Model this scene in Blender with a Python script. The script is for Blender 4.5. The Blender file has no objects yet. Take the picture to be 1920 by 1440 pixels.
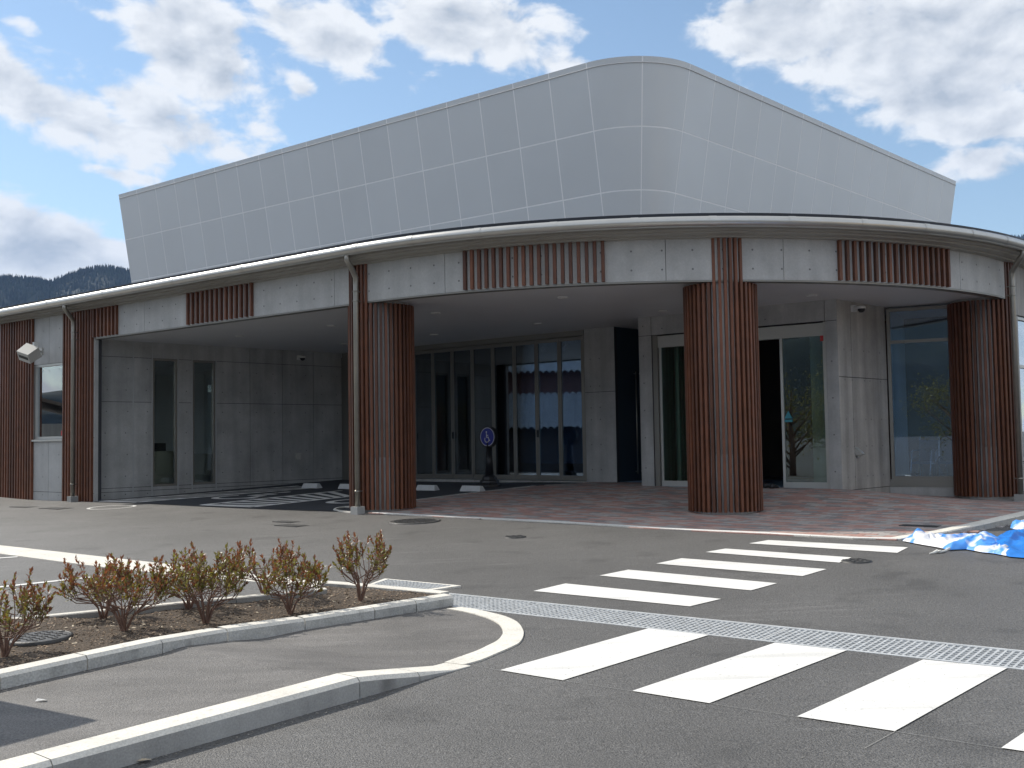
import bpy, bmesh, math, random
import numpy as np
from mathutils import Vector, Matrix

random.seed(7)
rng = np.random.RandomState(11)
SC = bpy.context.scene
COL = SC.collection

# ------------------------------------------------------------------ camera
FPX = 2000.0
PITCH = math.atan(105.0 / FPX)
ROLL = 0.0165
FW = np.array([0, math.cos(PITCH), math.sin(PITCH)])
UP = np.array([0, -math.sin(PITCH), math.cos(PITCH)])
EX = np.array([1.0, 0, 0])
cam_d = bpy.data.cameras.new('camera')
cam = bpy.data.objects.new('camera', cam_d)
COL.objects.link(cam)
cam_d.sensor_width = 36.0
cam_d.lens = 36.0 * FPX / 1920.0
cam_d.clip_start = 0.05
cam_d.clip_end = 20000
_R = math.cos(ROLL) * EX - math.sin(ROLL) * UP
_U = math.sin(ROLL) * EX + math.cos(ROLL) * UP
cam.matrix_world = Matrix(((_R[0], _U[0], -FW[0], 0), (_R[1], _U[1], -FW[1], 0), (_R[2], _U[2], -FW[2], 0), (0, 0, 0, 1)))
SC.camera = cam

# ------------------------------------------------------------------ sun, sky, exposure
SUN_EL = math.radians(42.0)
SUN_H = np.array([-0.846, 0.533])            # horizontal direction towards the sun
sun_d = bpy.data.lights.new('sun', 'SUN')
sun_d.energy = 3.35
sun_d.angle = math.radians(0.53)
sun_d.color = (1.0, 0.935, 0.83)
sun = bpy.data.objects.new('sun', sun_d)
COL.objects.link(sun)
to_sun = Vector((SUN_H[0] * math.cos(SUN_EL), SUN_H[1] * math.cos(SUN_EL), math.sin(SUN_EL)))
sun.rotation_euler = to_sun.to_track_quat('Z', 'Y').to_euler()
sun.location = (-20, 10, 25)
SC.view_settings.view_transform = 'Standard'
SC.view_settings.look = 'None'
SC.view_settings.gamma = 1.0
SC.view_settings.use_curve_mapping = False
SC.view_settings.exposure = 0.60
SKY_STRENGTH = 0.118


def ray(u, v):
    X = u - 960.0
    Y = v - 720.0
    X2 = X * math.cos(ROLL) - Y * math.sin(ROLL)
    Y2 = X * math.sin(ROLL) + Y * math.cos(ROLL)
    return (X2 * EX + FPX * FW - Y2 * UP) / FPX


def build_world():
    w = bpy.data.worlds.new('World')
    SC.world = w
    w.use_nodes = True
    nt = w.node_tree
    N, L = nt.nodes, nt.links
    N.clear()
    out = N.new('ShaderNodeOutputWorld')
    bg = N.new('ShaderNodeBackground')
    L.new(bg.outputs[0], out.inputs[0])
    bg.inputs[1].default_value = 1.0
    sky = N.new('ShaderNodeTexSky')
    sky.sky_type = 'NISHITA'
    sky.sun_disc = False
    sky.sun_elevation = SUN_EL
    sky.sun_rotation = math.atan2(SUN_H[0], SUN_H[1])
    sky.altitude = 100
    sky.air_density = 1.0
    sky.dust_density = 0.15
    sky.ozone_density = 1.2
    geo = N.new('ShaderNodeTexCoord')
    GEN = geo.outputs['Generated']

    def sep(v):
        n = N.new('ShaderNodeSeparateXYZ')
        L.new(v, n.inputs[0])
        return n.outputs

    def m(op, a, b=None, c=None, clamp=False):
        n = N.new('ShaderNodeMath')
        n.operation = op
        n.use_clamp = clamp
        for i, x in enumerate((a, b, c)):
            if x is None:
                continue
            if isinstance(x, (int, float)):
                n.inputs[i].default_value = x
            else:
                L.new(x, n.inputs[i])
        return n.outputs[0]

    def noise(vec, scale, detail, rough, dist=0.0):
        n = N.new('ShaderNodeTexNoise')
        n.inputs['Scale'].default_value = scale
        n.inputs['Detail'].default_value = detail
        n.inputs['Roughness'].default_value = rough
        n.inputs['Distortion'].default_value = dist
        L.new(vec, n.inputs['Vector'])
        return n.outputs['Fac']

    o = sep(GEN)
    az = m('ARCTAN2', o['X'], o['Y'])                       # 0 = +Y, right positive
    hyp = m('SQRT', m('ADD', m('MULTIPLY', o['X'], o['X']), m('MULTIPLY', o['Y'], o['Y'])))
    el = m('ARCTAN2', o['Z'], hyp)
    comb = N.new('ShaderNodeCombineXYZ')
    L.new(az, comb.inputs[0])
    L.new(m('MULTIPLY', el, 1.6), comb.inputs[1])
    V = comb.outputs[0]
    big = noise(V, 6.0, 6.0, 0.52, 0.15)
    fine = noise(V, 19.0, 8.0, 0.56, 0.25)
    det = m('ADD', m('MULTIPLY', m('SUBTRACT', big, 0.5), 1.35), m('MULTIPLY', m('SUBTRACT', fine, 0.5), 1.75))
    # cloud banks: (u, v, half width, half height, tilt, weight) of each bank, turned into directions
    BANKS = [(90, 190, 330, 75, 20, 1.0), (300, 225, 190, 60, 24, 1.0), (370, 90, 180, 100, 30, 1.0),
             (620, 70, 170, 75, 18, 0.95), (880, 60, 260, 80, 6, 0.95), (565, 165, 45, 40, 30, 0.75), (40, 470, 230, 85, 8, 1.05),
             (235, 330, 110, 20, 8, 0.75), (1040, 110, 150, 55, 20, 0.75), (1480, 40, 190, 75, 8, 1.1), (1760, 60, 280, 150, 12, 1.25), (1790, 200, 170, 85, 20, 1.2),
             (1860, 300, 120, 50, 15, 0.9), (30, 40, 60, 22, 16, 0.65), (165, 20, 70, 26, 10, 0.6), (-250, 120, 200, 130, 5, 0.9), (2250, 150, 260, 160, 10, 1.0)]
    tot = None
    for (u, v, rx, ry, tilt, wgt) in BANKS:
        d = ray(u, v)
        a0 = math.atan2(d[0], d[1])
        e0 = math.atan2(d[2], math.hypot(d[0], d[1]))
        t = math.radians(-tilt)
        dx = m('SUBTRACT', az, a0)
        dy = m('SUBTRACT', el, e0)
        xr = m('ADD', m('MULTIPLY', dx, math.cos(t) * FPX / rx), m('MULTIPLY', dy, math.sin(t) * FPX / rx))
        yr = m('ADD', m('MULTIPLY', dx, -math.sin(t) * FPX / ry), m('MULTIPLY', dy, math.cos(t) * FPX / ry))
        r2 = m('ADD', m('MULTIPLY', xr, xr), m('MULTIPLY', yr, yr))
        b = m('MULTIPLY', m('EXPONENT', m('MULTIPLY', r2, -1.05)), wgt * 0.93)
        tot = b if tot is None else m('MAXIMUM', tot, b)
    # away from these banks the sky goes on with scattered cloud of the same kind
    def ramp(x, a, b):
        n = N.new('ShaderNodeMapRange')
        n.interpolation_type = 'SMOOTHSTEP'
        n.inputs['From Min'].default_value = a
        n.inputs['From Max'].default_value = b
        L.new(x, n.inputs['Value'])
        return n.outputs[0]
    far = ramp(m('ABSOLUTE', az), 0.55, 1.05)
    hi = ramp(el, 0.42, 0.75)
    elsewhere = m('MAXIMUM', far, hi)
    tot = m('MAXIMUM', tot, m('MULTIPLY', elsewhere, 0.62))
    field = m('ADD', tot, m('MULTIPLY', det, 0.85))
    mr = N.new('ShaderNodeMapRange')
    mr.interpolation_type = 'SMOOTHSTEP'
    mr.inputs['From Min'].default_value = 0.36
    mr.inputs['From Max'].default_value = 0.68
    L.new(field, mr.inputs['Value'])
    mask = mr.outputs[0]
    # shading of the clouds: thick cores turn grey, thin edges and sunlit folds stay white
    off = N.new('ShaderNodeVectorMath')
    off.operation = 'ADD'
    L.new(V, off.inputs[0])
    off.inputs[1].default_value = (-0.012, 0.02, 0)
    big2 = noise(off.outputs[0], 19.0, 8.0, 0.56, 0.25)
    fold = m('MULTIPLY', m('SUBTRACT', fine, big2), 1.5)
    core = N.new('ShaderNodeMapRange')
    core.inputs['From Min'].default_value = 0.55
    core.inputs['From Max'].default_value = 1.3
    soft = m('ADD', tot, m('MULTIPLY', m('SUBTRACT', big, 0.5), 1.1))
    L.new(m('SUBTRACT', soft, fold), core.inputs['Value'])
    ccol = N.new('ShaderNodeMix')
    ccol.data_type = 'RGBA'
    ccol.inputs['A'].default_value = (0.68, 0.69, 0.695, 1)
    ccol.inputs['B'].default_value = (0.35, 0.385, 0.43, 1)
    L.new(core.outputs[0], ccol.inputs['Factor'])
    skym = N.new('ShaderNodeMix')
    skym.data_type = 'RGBA'
    skym.blend_type = 'MULTIPLY'
    skym.inputs['Factor'].default_value = 1.0
    L.new(sky.outputs[0], skym.inputs['A'])
    skym.inputs['B'].default_value = (SKY_STRENGTH * 0.95, SKY_STRENGTH * 0.93, SKY_STRENGTH * 0.86, 1)
    mix = N.new('ShaderNodeMix')
    mix.data_type = 'RGBA'
    L.new(m('MULTIPLY', mask, 0.94), mix.inputs['Factor'])
    L.new(skym.outputs['Result'], mix.inputs['A'])
    L.new(ccol.outputs['Result'], mix.inputs['B'])
    L.new(mix.outputs['Result'], bg.inputs[0])


build_world()

# ------------------------------------------------------------------ site geometry
C0 = np.array([2.515, 22.424])          # centre of the round front
RF = 7.52                               # radius of the fascia face
A = np.array([0.7825, -0.6227])         # direction of the long front (to the right, towards us)
NA = np.array([-0.6227, -0.7825])       # its outward normal
B = np.array([0.68, 0.733])             # direction of the right side (away from us)
NB = np.array([0.733, -0.68])
T0 = C0 + RF * NA
TH0 = math.atan2(NA[1], NA[0])
TH1 = math.atan2(NB[1], NB[0])
LARC = (TH1 - TH0) * RF
Z_SOF = 2.20
Z_FT = 2.79


def path(s, off=0.0):
    """point and outward normal of the building front at arc length s"""
    if s <= 0:
        return T0 + A * s + NA * off, NA
    if s < LARC:
        th = TH0 + s / RF
        n = np.array([math.cos(th), math.sin(th)])
        return C0 + (RF + off) * n, n
    return C0 + NB * (RF + off) + B * (s - LARC), NB


def s_of(u, v, off=0.0):
    d = ray(u, v)
    a = math.atan2(d[0], d[1])
    lo, hi = -16.0, LARC + 0.6
    for _ in range(60):
        mid = 0.5 * (lo + hi)
        p, _n = path(mid, off)
        if math.atan2(p[0], p[1]) < a:
            lo = mid
        else:
            hi = mid
    return 0.5 * (lo + hi)


# ground: one sloping plane with small departures measured at the foot of the walls
GX, GY, G0 = 0.016224, 0.025376, -1.50068
CTRL = [(-8.57, 21.85, -.012), (-7.76, 22.97, -.017), (-6.3, 24.18, -.014), (-2.18, 24.54, .0), (1.41, 21.47, .055), (2.04, 21.18, .05),
        (2.35, 19.6, .075), (3.7, 18.5, .075), (5.335, 17.32, .077), (6.5, 18.61, -.118), (7.48, 18.15, -.178), (2.56, 15.7, -.013), (3.59, 15.45, -.019),
        (-1.55, 17.25, .03), (-11.4, 23.9, 0), (-10.3, 23.1, -.03), (-9.4, 22.3, -.023), (0, 4, 0), (-3, 7, 0), (2, 7, 0), (-1, 9, 0), (3, 10.5, 0), (-4, 12, 0),
        (-8, 14, 0), (0, 13, 0), (5, 13, -.01), (7, 12, 0), (-4, 5, 0), (4, 5, 0), (8.2, 16.5, -.17), (-5, 17.5, 0), (7.2, 14.5, -.05), (9, 14, -.06), (-12, 20, 0), (-8, 9, 0), (9, 9, 0)]
_P = np.array([(c[0], c[1]) for c in CTRL])
_K = np.exp(-((_P[:, None] - _P[None]) ** 2).sum(-1) / (2 * 1.5 ** 2)) + np.eye(len(CTRL)) * 0.02
_W = np.linalg.solve(_K, np.array([c[2] for c in CTRL]))


def zg(x, y):
    xc = min(max(x, -22.0), 22.0)
    yc = min(max(y, -14.0), 40.0)
    d2 = (_P[:, 0] - x) ** 2 + (_P[:, 1] - y) ** 2
    return G0 + GX * xc + GY * yc + float((_W * np.exp(-d2 / 4.5)).sum())


def gnd(u, v, dz=0.0, hf=None):
    """point of the ground seen in direction (u, v)"""
    d = ray(u, v)
    t = (G0 + dz) / (d[2] - GX * d[0] - GY * d[1])
    for _ in range(25):
        p = d * t
        h = zg(p[0], p[1]) + dz + (hf(p[0], p[1]) if hf else 0.0)
        t = 0.5 * t + 0.5 * h / d[2]
    p = d * t
    return np.array([p[0], p[1], p[2]])


def at_z(u, v, z):
    d = ray(u, v)
    return d * (z / d[2])


def on_path(u, v, off=0.0):
    """(s, z) on the building front surface"""
    s = s_of(u, v, off)
    p, _n = path(s, off)
    d = ray(u, v)
    k = math.hypot(p[0], p[1]) / math.hypot(d[0], d[1])
    return s, d[2] * k


# ------------------------------------------------------------------ mesh helpers
class MB:
    def __init__(self):
        self.v = []
        self.f = []
        self.mi = []
        self.smooth = []

    def add(self, verts, faces, mi=0, smooth=False):
        b = len(self.v)
        self.v += [tuple(float(c) for c in p) for p in verts]
        for f in faces:
            self.f.append([b + i for i in f])
            self.mi.append(mi)
            self.smooth.append(smooth)

    def box8(self, p, mi=0):
        """p: 8 corners, 0-3 bottom ccw, 4-7 top"""
        self.add(p, [(0, 3, 2, 1), (4, 5, 6, 7), (0, 1, 5, 4), (1, 2, 6, 5), (2, 3, 7, 6), (3, 0, 4, 7)], mi)

    def box(self, o, ax, ay, x0, x1, y0, y1, z0, z1, mi=0):
        """box in a frame: origin o (xy), ax and ay unit xy axes"""
        o = np.asarray(o)[:2]
        q = [o + ax * x + ay * y for x, y in ((x0, y0), (x1, y0), (x1, y1), (x0, y1))]
        if ax[0] * ay[1] - ax[1] * ay[0] < 0:
            q = q[::-1]
        self.box8([(p[0], p[1], z0) for p in q] + [(p[0], p[1], z1) for p in q], mi)

    def tube(self, pts, r, n=8, mi=0, cap=True, smooth=True):
        pts = [Vector(p) for p in pts]
        rs = r if isinstance(r, (list, tuple)) else [r] * len(pts)
        b = len(self.v)
        up = None
        for i, p in enumerate(pts):
            if i == 0:
                t = pts[1] - p
            elif i == len(pts) - 1:
                t = p - pts[-2]
            else:
                t = (pts[i + 1] - p).normalized() + (p - pts[i - 1]).normalized()
            t.normalize()
            if up is None:
                up = Vector((0, 0, 1)) if abs(t.z) < 0.9 else Vector((1, 0, 0))
            x = up.cross(t).normalized()
            y = t.cross(x).normalized()
            up = y
            for k in range(n):
                a = 2 * math.pi * k / n
                q = p + (x * math.cos(a) + y * math.sin(a)) * rs[i]
                self.v.append(tuple(q))
        for i in range(len(pts) - 1):
            for k in range(n):
                a = b + i * n + k
                c = b + i * n + (k + 1) % n
                self.f.append([a, c, c + n, a + n])
                self.mi.append(mi)
                self.smooth.append(smooth)
        if cap:
            self.f.append([b + k for k in range(n)][::-1])
            self.f.append([b + (len(pts) - 1) * n + k for k in range(n)])
            self.mi += [mi, mi]
            self.smooth += [False, False]

    def lathe(self, prof, c=(0, 0, 0), n=20, mi=0, smooth=True):
        b = len(self.v)
        for r, z in prof:
            for k in range(n):
                a = 2 * math.pi * k / n
                self.v.append((c[0] + r * math.cos(a), c[1] + r * math.sin(a), c[2] + z))
        for i in range(len(prof) - 1):
            for k in range(n):
                a = b + i * n + k
                d = b + i * n + (k + 1) % n
                self.f.append([a, d, d + n, a + n])
                self.mi.append(mi)
                self.smooth.append(smooth)
        self.f.append([b + k for k in range(n)][::-1])
        self.f.append([b + (len(prof) - 1) * n + k for k in range(n)])
        self.mi += [mi, mi]
        self.smooth += [False, False]

    def mesh(self, name, mats):
        me = bpy.data.meshes.new(name)
        me.from_pydata(self.v, [], self.f)
        me.update()
        for m_ in (mats if isinstance(mats, (list, tuple)) else [mats]):
            me.materials.append(m_)
        if any(self.mi):
            me.polygons.foreach_set('material_index', self.mi)
        if any(self.smooth):
            me.polygons.foreach_set('use_smooth', self.smooth)
        return me

    def build(self, name, mats, parent=None, loc=None, kind=None):
        """when loc is given the vertices are taken as world points and the origin is moved there"""
        if loc is not None:
            L0 = np.asarray(loc, float)
            self.v = [tuple(np.asarray(p) - L0) for p in self.v]
        return link(name, self.mesh(name, mats), parent, loc, kind)


def wloc(o):
    p = np.zeros(3)
    while o is not None:
        p = p + np.array(o.location)
        o = o.parent
    return p


def link(name, me, parent=None, loc=None, kind=None):
    o = bpy.data.objects.new(name, me)
    COL.objects.link(o)
    L0 = np.zeros(3) if loc is None else np.asarray(loc, float)
    if parent is not None:
        o.parent = parent
        L0 = L0 - wloc(parent)
    o.location = Vector(L0)
    if kind:
        o['kind'] = kind
    return o


def tag(o, label, cat, group=None):
    o['label'] = label
    o['category'] = cat
    if group:
        o['group'] = group
    return o


def thing(name, label, cat, loc=(0, 0, 0), group=None):
    o = bpy.data.objects.new(name, None)
    o.empty_display_size = 0.2
    COL.objects.link(o)
    o.location = Vector([float(c) for c in loc])
    return tag(o, label, cat, group)


def xyz(p2, z):
    return (float(p2[0]), float(p2[1]), float(z))


# ------------------------------------------------------------------ materials
def srgb(r, g, b):
    f = lambda c: (c / 255.0 / 12.92) if c <= 10 else ((c / 255.0 + 0.055) / 1.055) ** 2.4
    return (f(r), f(g), f(b))


def mat(name, col, rough=0.7, metal=0.0, spec=0.5, var=0.0, vscale=4.0, speck=0.0, sscale=200.0, bump=0.0, bscale=60.0, col2=None, streak=0.0, detail=6.0, bdist=0.01, island=0.0, smear=None, chip=None, grit=None, c2r=(0.35, 0.65), objvar=0.0):
    m = bpy.data.materials.new(name)
    m.use_nodes = True
    nt = m.node_tree
    N, L = nt.nodes, nt.links
    bs = N['Principled BSDF']
    bs.inputs['Roughness'].default_value = rough
    bs.inputs['Metallic'].default_value = metal
    bs.inputs['Specular IOR Level'].default_value = spec
    tc = N.new('ShaderNodeNewGeometry')
    P = tc.outputs['Position']
    rgb = N.new('ShaderNodeRGB')
    rgb.outputs[0].default_value = (*col, 1)
    cur = rgb.outputs[0]

    def mul(cur, fac_sock, lo, hi, fmin=0.3, fmax=0.7):
        mr = N.new('ShaderNodeMapRange')
        mr.inputs['From Min'].default_value = fmin
        mr.inputs['From Max'].default_value = fmax
        mr.inputs['To Min'].default_value = lo
        mr.inputs['To Max'].default_value = hi
        L.new(fac_sock, mr.inputs['Value'])
        mx = N.new('ShaderNodeMix')
        mx.data_type = 'RGBA'
        mx.blend_type = 'MULTIPLY'
        mx.inputs['Factor'].default_value = 1
        L.new(cur, mx.inputs['A'])
        L.new(mr.outputs[0], mx.inputs['B'])
        return mx.outputs['Result']

    if var:
        n = N.new('ShaderNodeTexNoise')
        n.inputs['Scale'].default_value = vscale
        n.inputs['Detail'].default_value = detail
        n.inputs['Roughness'].default_value = 0.6
        L.new(P, n.inputs['Vector'])
        if col2 is not None:
            mr = N.new('ShaderNodeMapRange')
            mr.inputs['From Min'].default_value = c2r[0]
            mr.inputs['From Max'].default_value = c2r[1]
            L.new(n.outputs['Fac'], mr.inputs['Value'])
            mx = N.new('ShaderNodeMix')
            mx.data_type = 'RGBA'
            L.new(mr.outputs[0], mx.inputs['Factor'])
            L.new(cur, mx.inputs['A'])
            mx.inputs['B'].default_value = (*col2, 1)
            cur = mx.outputs['Result']
        cur = mul(cur, n.outputs['Fac'], 1 - var, 1 + var)
    if streak:
        mp = N.new('ShaderNodeMapping')
        mp.inputs['Scale'].default_value = (5, 5, 0.35)
        L.new(P, mp.inputs['Vector'])
        n = N.new('ShaderNodeTexNoise')
        n.inputs['Scale'].default_value = 1.0
        n.inputs['Detail'].default_value = 5
        L.new(mp.outputs[0], n.inputs['Vector'])
        cur = mul(cur, n.outputs['Fac'], 1 - streak, 1 + streak * 0.6)
    if smear:
        rz, sx, sy, lo, hi, f0, f1 = smear
        mp = N.new('ShaderNodeMapping')
        mp.inputs['Rotation'].default_value = (0, 0, rz)
        mp.inputs['Scale'].default_value = (sx, sy, 1)
        L.new(P, mp.inputs['Vector'])
        n = N.new('ShaderNodeTexNoise')
        n.inputs['Scale'].default_value = 1.0
        n.inputs['Detail'].default_value = 5
        n.inputs['Roughness'].default_value = 0.55
        L.new(mp.outputs[0], n.inputs['Vector'])
        cur = mul(cur, n.outputs['Fac'], lo, hi, f0, f1)
    for prm in (chip, grit):
        if prm:
            sc_, f0, f1, lo, hi = prm
            n = N.new('ShaderNodeTexNoise')
            n.inputs['Scale'].default_value = sc_
            n.inputs['Detail'].default_value = 3
            L.new(P, n.inputs['Vector'])
            cur = mul(cur, n.outputs['Fac'], lo, hi, f0, f1)
    if speck:
        n = N.new('ShaderNodeTexNoise')
        n.inputs['Scale'].default_value = sscale
        n.inputs['Detail'].default_value = 2
        L.new(P, n.inputs['Vector'])
        cur = mul(cur, n.outputs['Fac'], 1 - speck, 1 + speck)
    if objvar:
        oi = N.new('ShaderNodeObjectInfo')
        cur = mul(cur, oi.outputs['Random'], 1 - objvar, 1 + objvar, 0, 1)
    if island:
        g = N.new('ShaderNodeNewGeometry')
        cur = mul(cur, g.outputs['Random Per Island'], 1 - island, 1 + island, 0, 1)
    L.new(cur, bs.inputs['Base Color'])
    if bump:
        n = N.new('ShaderNodeTexNoise')
        n.inputs['Scale'].default_value = bscale
        n.inputs['Detail'].default_value = 4
        L.new(P, n.inputs['Vector'])
        b = N.new('ShaderNodeBump')
        b.inputs['Strength'].default_value = bump
        b.inputs['Distance'].default_value = bdist
        L.new(n.outputs['Fac'], b.inputs['Height'])
        L.new(b.outputs[0], bs.inputs['Normal'])
    return m


def glass(name, tint=(0.78, 0.86, 0.84), boost=1.9, refl=(0.95, 0.97, 1.0)):
    m = bpy.data.materials.new(name)
    m.use_nodes = True
    nt = m.node_tree
    N, L = nt.nodes, nt.links
    N.remove(N['Principled BSDF'])
    out = N['Material Output']
    tr = N.new('ShaderNodeBsdfTransparent')
    tr.inputs[0].default_value = (*tint, 1)
    gl = N.new('ShaderNodeBsdfGlossy')
    gl.inputs['Roughness'].default_value = 0.0
    gl.inputs['Color'].default_value = (*refl, 1)
    fr = N.new('ShaderNodeFresnel')
    fr.inputs['IOR'].default_value = 1.52
    mu = N.new('ShaderNodeMath')
    mu.operation = 'MULTIPLY'
    mu.use_clamp = True
    mu.inputs[1].default_value = boost
    L.new(fr.outputs[0], mu.inputs[0])
    mx = N.new('ShaderNodeMixShader')
    L.new(mu.outputs[0], mx.inputs[0])
    L.new(tr.outputs[0], mx.inputs[1])
    L.new(gl.outputs[0], mx.inputs[2])
    L.new(mx.outputs[0], out.inputs[0])
    return m


M = {}
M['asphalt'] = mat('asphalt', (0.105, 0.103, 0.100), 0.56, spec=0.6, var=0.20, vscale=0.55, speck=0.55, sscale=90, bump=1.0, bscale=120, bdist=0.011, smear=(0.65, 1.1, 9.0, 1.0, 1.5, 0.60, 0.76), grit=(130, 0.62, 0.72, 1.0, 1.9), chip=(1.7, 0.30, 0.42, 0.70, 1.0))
M['asphalt_walk'] = mat('asphalt walk', (0.132, 0.126, 0.120), 0.62, spec=0.5, var=0.18, vscale=0.9, speck=0.42, sscale=110, bump=0.8, bscale=140, bdist=0.010, smear=(-0.85, 1.5, 6.0, 0.84, 1.22, 0.3, 0.7), grit=(150, 0.62, 0.72, 1.0, 1.6), chip=(1.9, 0.28, 0.42, 0.8, 1.0))
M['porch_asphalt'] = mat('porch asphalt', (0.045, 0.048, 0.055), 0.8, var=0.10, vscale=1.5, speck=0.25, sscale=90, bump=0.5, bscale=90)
M['paint'] = mat('white road paint', (0.73, 0.725, 0.70), 0.6, var=0.05, vscale=1.6, speck=0.05, sscale=70, bump=0.25, bscale=190, bdist=0.005, smear=(0.35, 0.8, 8.0, 0.82, 1.02, 0.26, 0.50), chip=(55, 0.27, 0.35, 0.45, 1.0))
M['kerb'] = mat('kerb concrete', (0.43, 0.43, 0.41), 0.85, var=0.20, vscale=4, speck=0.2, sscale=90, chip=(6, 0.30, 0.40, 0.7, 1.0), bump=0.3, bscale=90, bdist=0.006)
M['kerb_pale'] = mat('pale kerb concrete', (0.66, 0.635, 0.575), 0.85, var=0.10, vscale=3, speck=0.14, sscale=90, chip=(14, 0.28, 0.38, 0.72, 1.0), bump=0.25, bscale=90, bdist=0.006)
M['kerb_front'] = mat('stained shaded kerb concrete', (0.36, 0.36, 0.35), 0.85, var=0.12, vscale=1.4, speck=0.12, sscale=110, chip=(1.6, 0.31, 0.37, 0.55, 1.0), bump=0.3, bscale=90, bdist=0.006, streak=0.15)  # base darkened for the shaded side faces; blotches and streaks are stains
M['concrete'] = mat('fair faced concrete', (0.46, 0.46, 0.45), 0.62, var=0.11, vscale=2.2, speck=0.05, sscale=35, streak=0.10, bump=0.05, bscale=25)
M['concrete_in'] = mat('porch wall concrete', (0.42, 0.42, 0.41), 0.62, var=0.20, vscale=1.5, speck=0.05, sscale=35, streak=0.16, bump=0.05, bscale=25)
M['concrete_warm'] = mat('side wall concrete', (0.40, 0.385, 0.36), 0.65, var=0.16, vscale=1.7, speck=0.05, sscale=35, streak=0.28, bump=0.05, bscale=25)
M['tie'] = mat('tie hole mortar', (0.19, 0.19, 0.19), 0.9)
M['joint'] = mat('joint sealant', (0.42, 0.43, 0.43), 0.7)
M['dark_joint'] = mat('dark joint', (0.05, 0.05, 0.055), 0.8)
M['slat'] = mat('brown painted wood', (0.138, 0.048, 0.022), 0.45, spec=0.5, objvar=0.28, var=0.22, vscale=6, streak=0.25, bump=0.05, bscale=60)
M['soffit'] = mat('soffit board', (0.64, 0.64, 0.65), 0.45, var=0.03, vscale=1.0)
M['eave'] = mat('eave underside', (0.34, 0.325, 0.29), 0.55, var=0.06, vscale=3)
M['steel'] = mat('brushed stainless steel', (0.56, 0.55, 0.52), 0.34, metal=0.9, var=0.06, vscale=3)
M['pipe'] = mat('weathered steel pipe', (0.34, 0.325, 0.29), 0.36, metal=0.8, var=0.10, vscale=5)
M['roof'] = mat('dark roof metal', (0.035, 0.038, 0.048), 0.45, metal=0.3, var=0.1)
M['clad'] = mat('grey cladding panel', (0.68, 0.705, 0.72), 0.38, spec=0.6, metal=0.08, objvar=0.022, var=0.03, vscale=0.5)
M['clad_joint'] = mat('light panel sealant', (0.97, 0.97, 0.97), 0.6)
M['clad_trim'] = mat('parapet capping', (0.47, 0.475, 0.48), 0.4, metal=0.2)
M['alu'] = mat('bronze aluminium frame', (0.26, 0.25, 0.225), 0.42, metal=0.55)
M['alu_light'] = mat('pale aluminium', (0.55, 0.55, 0.52), 0.38, metal=0.5)
M['glass'] = glass('window glass', (0.78, 0.88, 1.0), 3.4, (0.82, 0.93, 1.0))  # blue cast of the shade put into pane and reflection colour
M['glass_clear'] = glass('clear window glass', (0.88, 0.92, 0.90), 1.7)
M['glass_ent'] = glass('entrance glass', (0.70, 0.82, 0.77), 2.6)
M['glass_sky'] = glass('reflective window glass', (0.60, 0.66, 0.68), 4.0)
M['white'] = mat('white enamel', (0.74, 0.74, 0.72), 0.4)
M['offwhite'] = mat('off white plastic', (0.55, 0.54, 0.50), 0.5)
M['black'] = mat('black plastic', (0.018, 0.018, 0.02), 0.4)
M['stop'] = mat('white concrete stop', (0.62, 0.63, 0.63), 0.75, var=0.08, vscale=8)
M['blue_sign'] = mat('blue sign face', (0.012, 0.022, 0.27), 0.35)
M['iron'] = mat('cast iron', (0.085, 0.085, 0.085), 0.55, metal=0.5, var=0.2, vscale=14, bump=0.3, bscale=60)
M['galv'] = mat('galvanised grating', (0.62, 0.64, 0.65), 0.42, metal=0.3, var=0.12, vscale=10, speck=0.15, sscale=60)
M['pit_shade'] = mat('dark drain pit', (0.012, 0.012, 0.014), 0.9)  # near-black stands in for the darkness inside the drains
M['grit'] = mat('loose grit', (0.30, 0.28, 0.25), 0.9, island=0.6)
M['faint'] = mat('faint chalk line', (0.26, 0.26, 0.25), 0.9)
M['soil'] = mat('bark soil', (0.085, 0.064, 0.046), 0.95, var=0.3, vscale=9, speck=0.5, sscale=70, bump=1.0, bscale=55, bdist=0.03)
M['chip'] = mat('bark chips', (0.20, 0.145, 0.10), 0.85, island=0.7)
M['chip_pale'] = mat('pale dry chips', (0.46, 0.39, 0.29), 0.75, island=0.35)


def leaf_mat(name, col, back):
    m = mat(name, col, 0.38, spec=0.5, island=0.55)
    nt = m.node_tree
    N, L = nt.nodes, nt.links
    tr = N.new('ShaderNodeBsdfTranslucent')
    tr.inputs[0].default_value = (*back, 1)
    mx = N.new('ShaderNodeMixShader')
    mx.inputs[0].default_value = 0.38
    L.new(N['Principled BSDF'].outputs[0], mx.inputs[1])
    L.new(tr.outputs[0], mx.inputs[2])
    L.new(mx.outputs[0], N['Material Output'].inputs[0])
    return m


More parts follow.
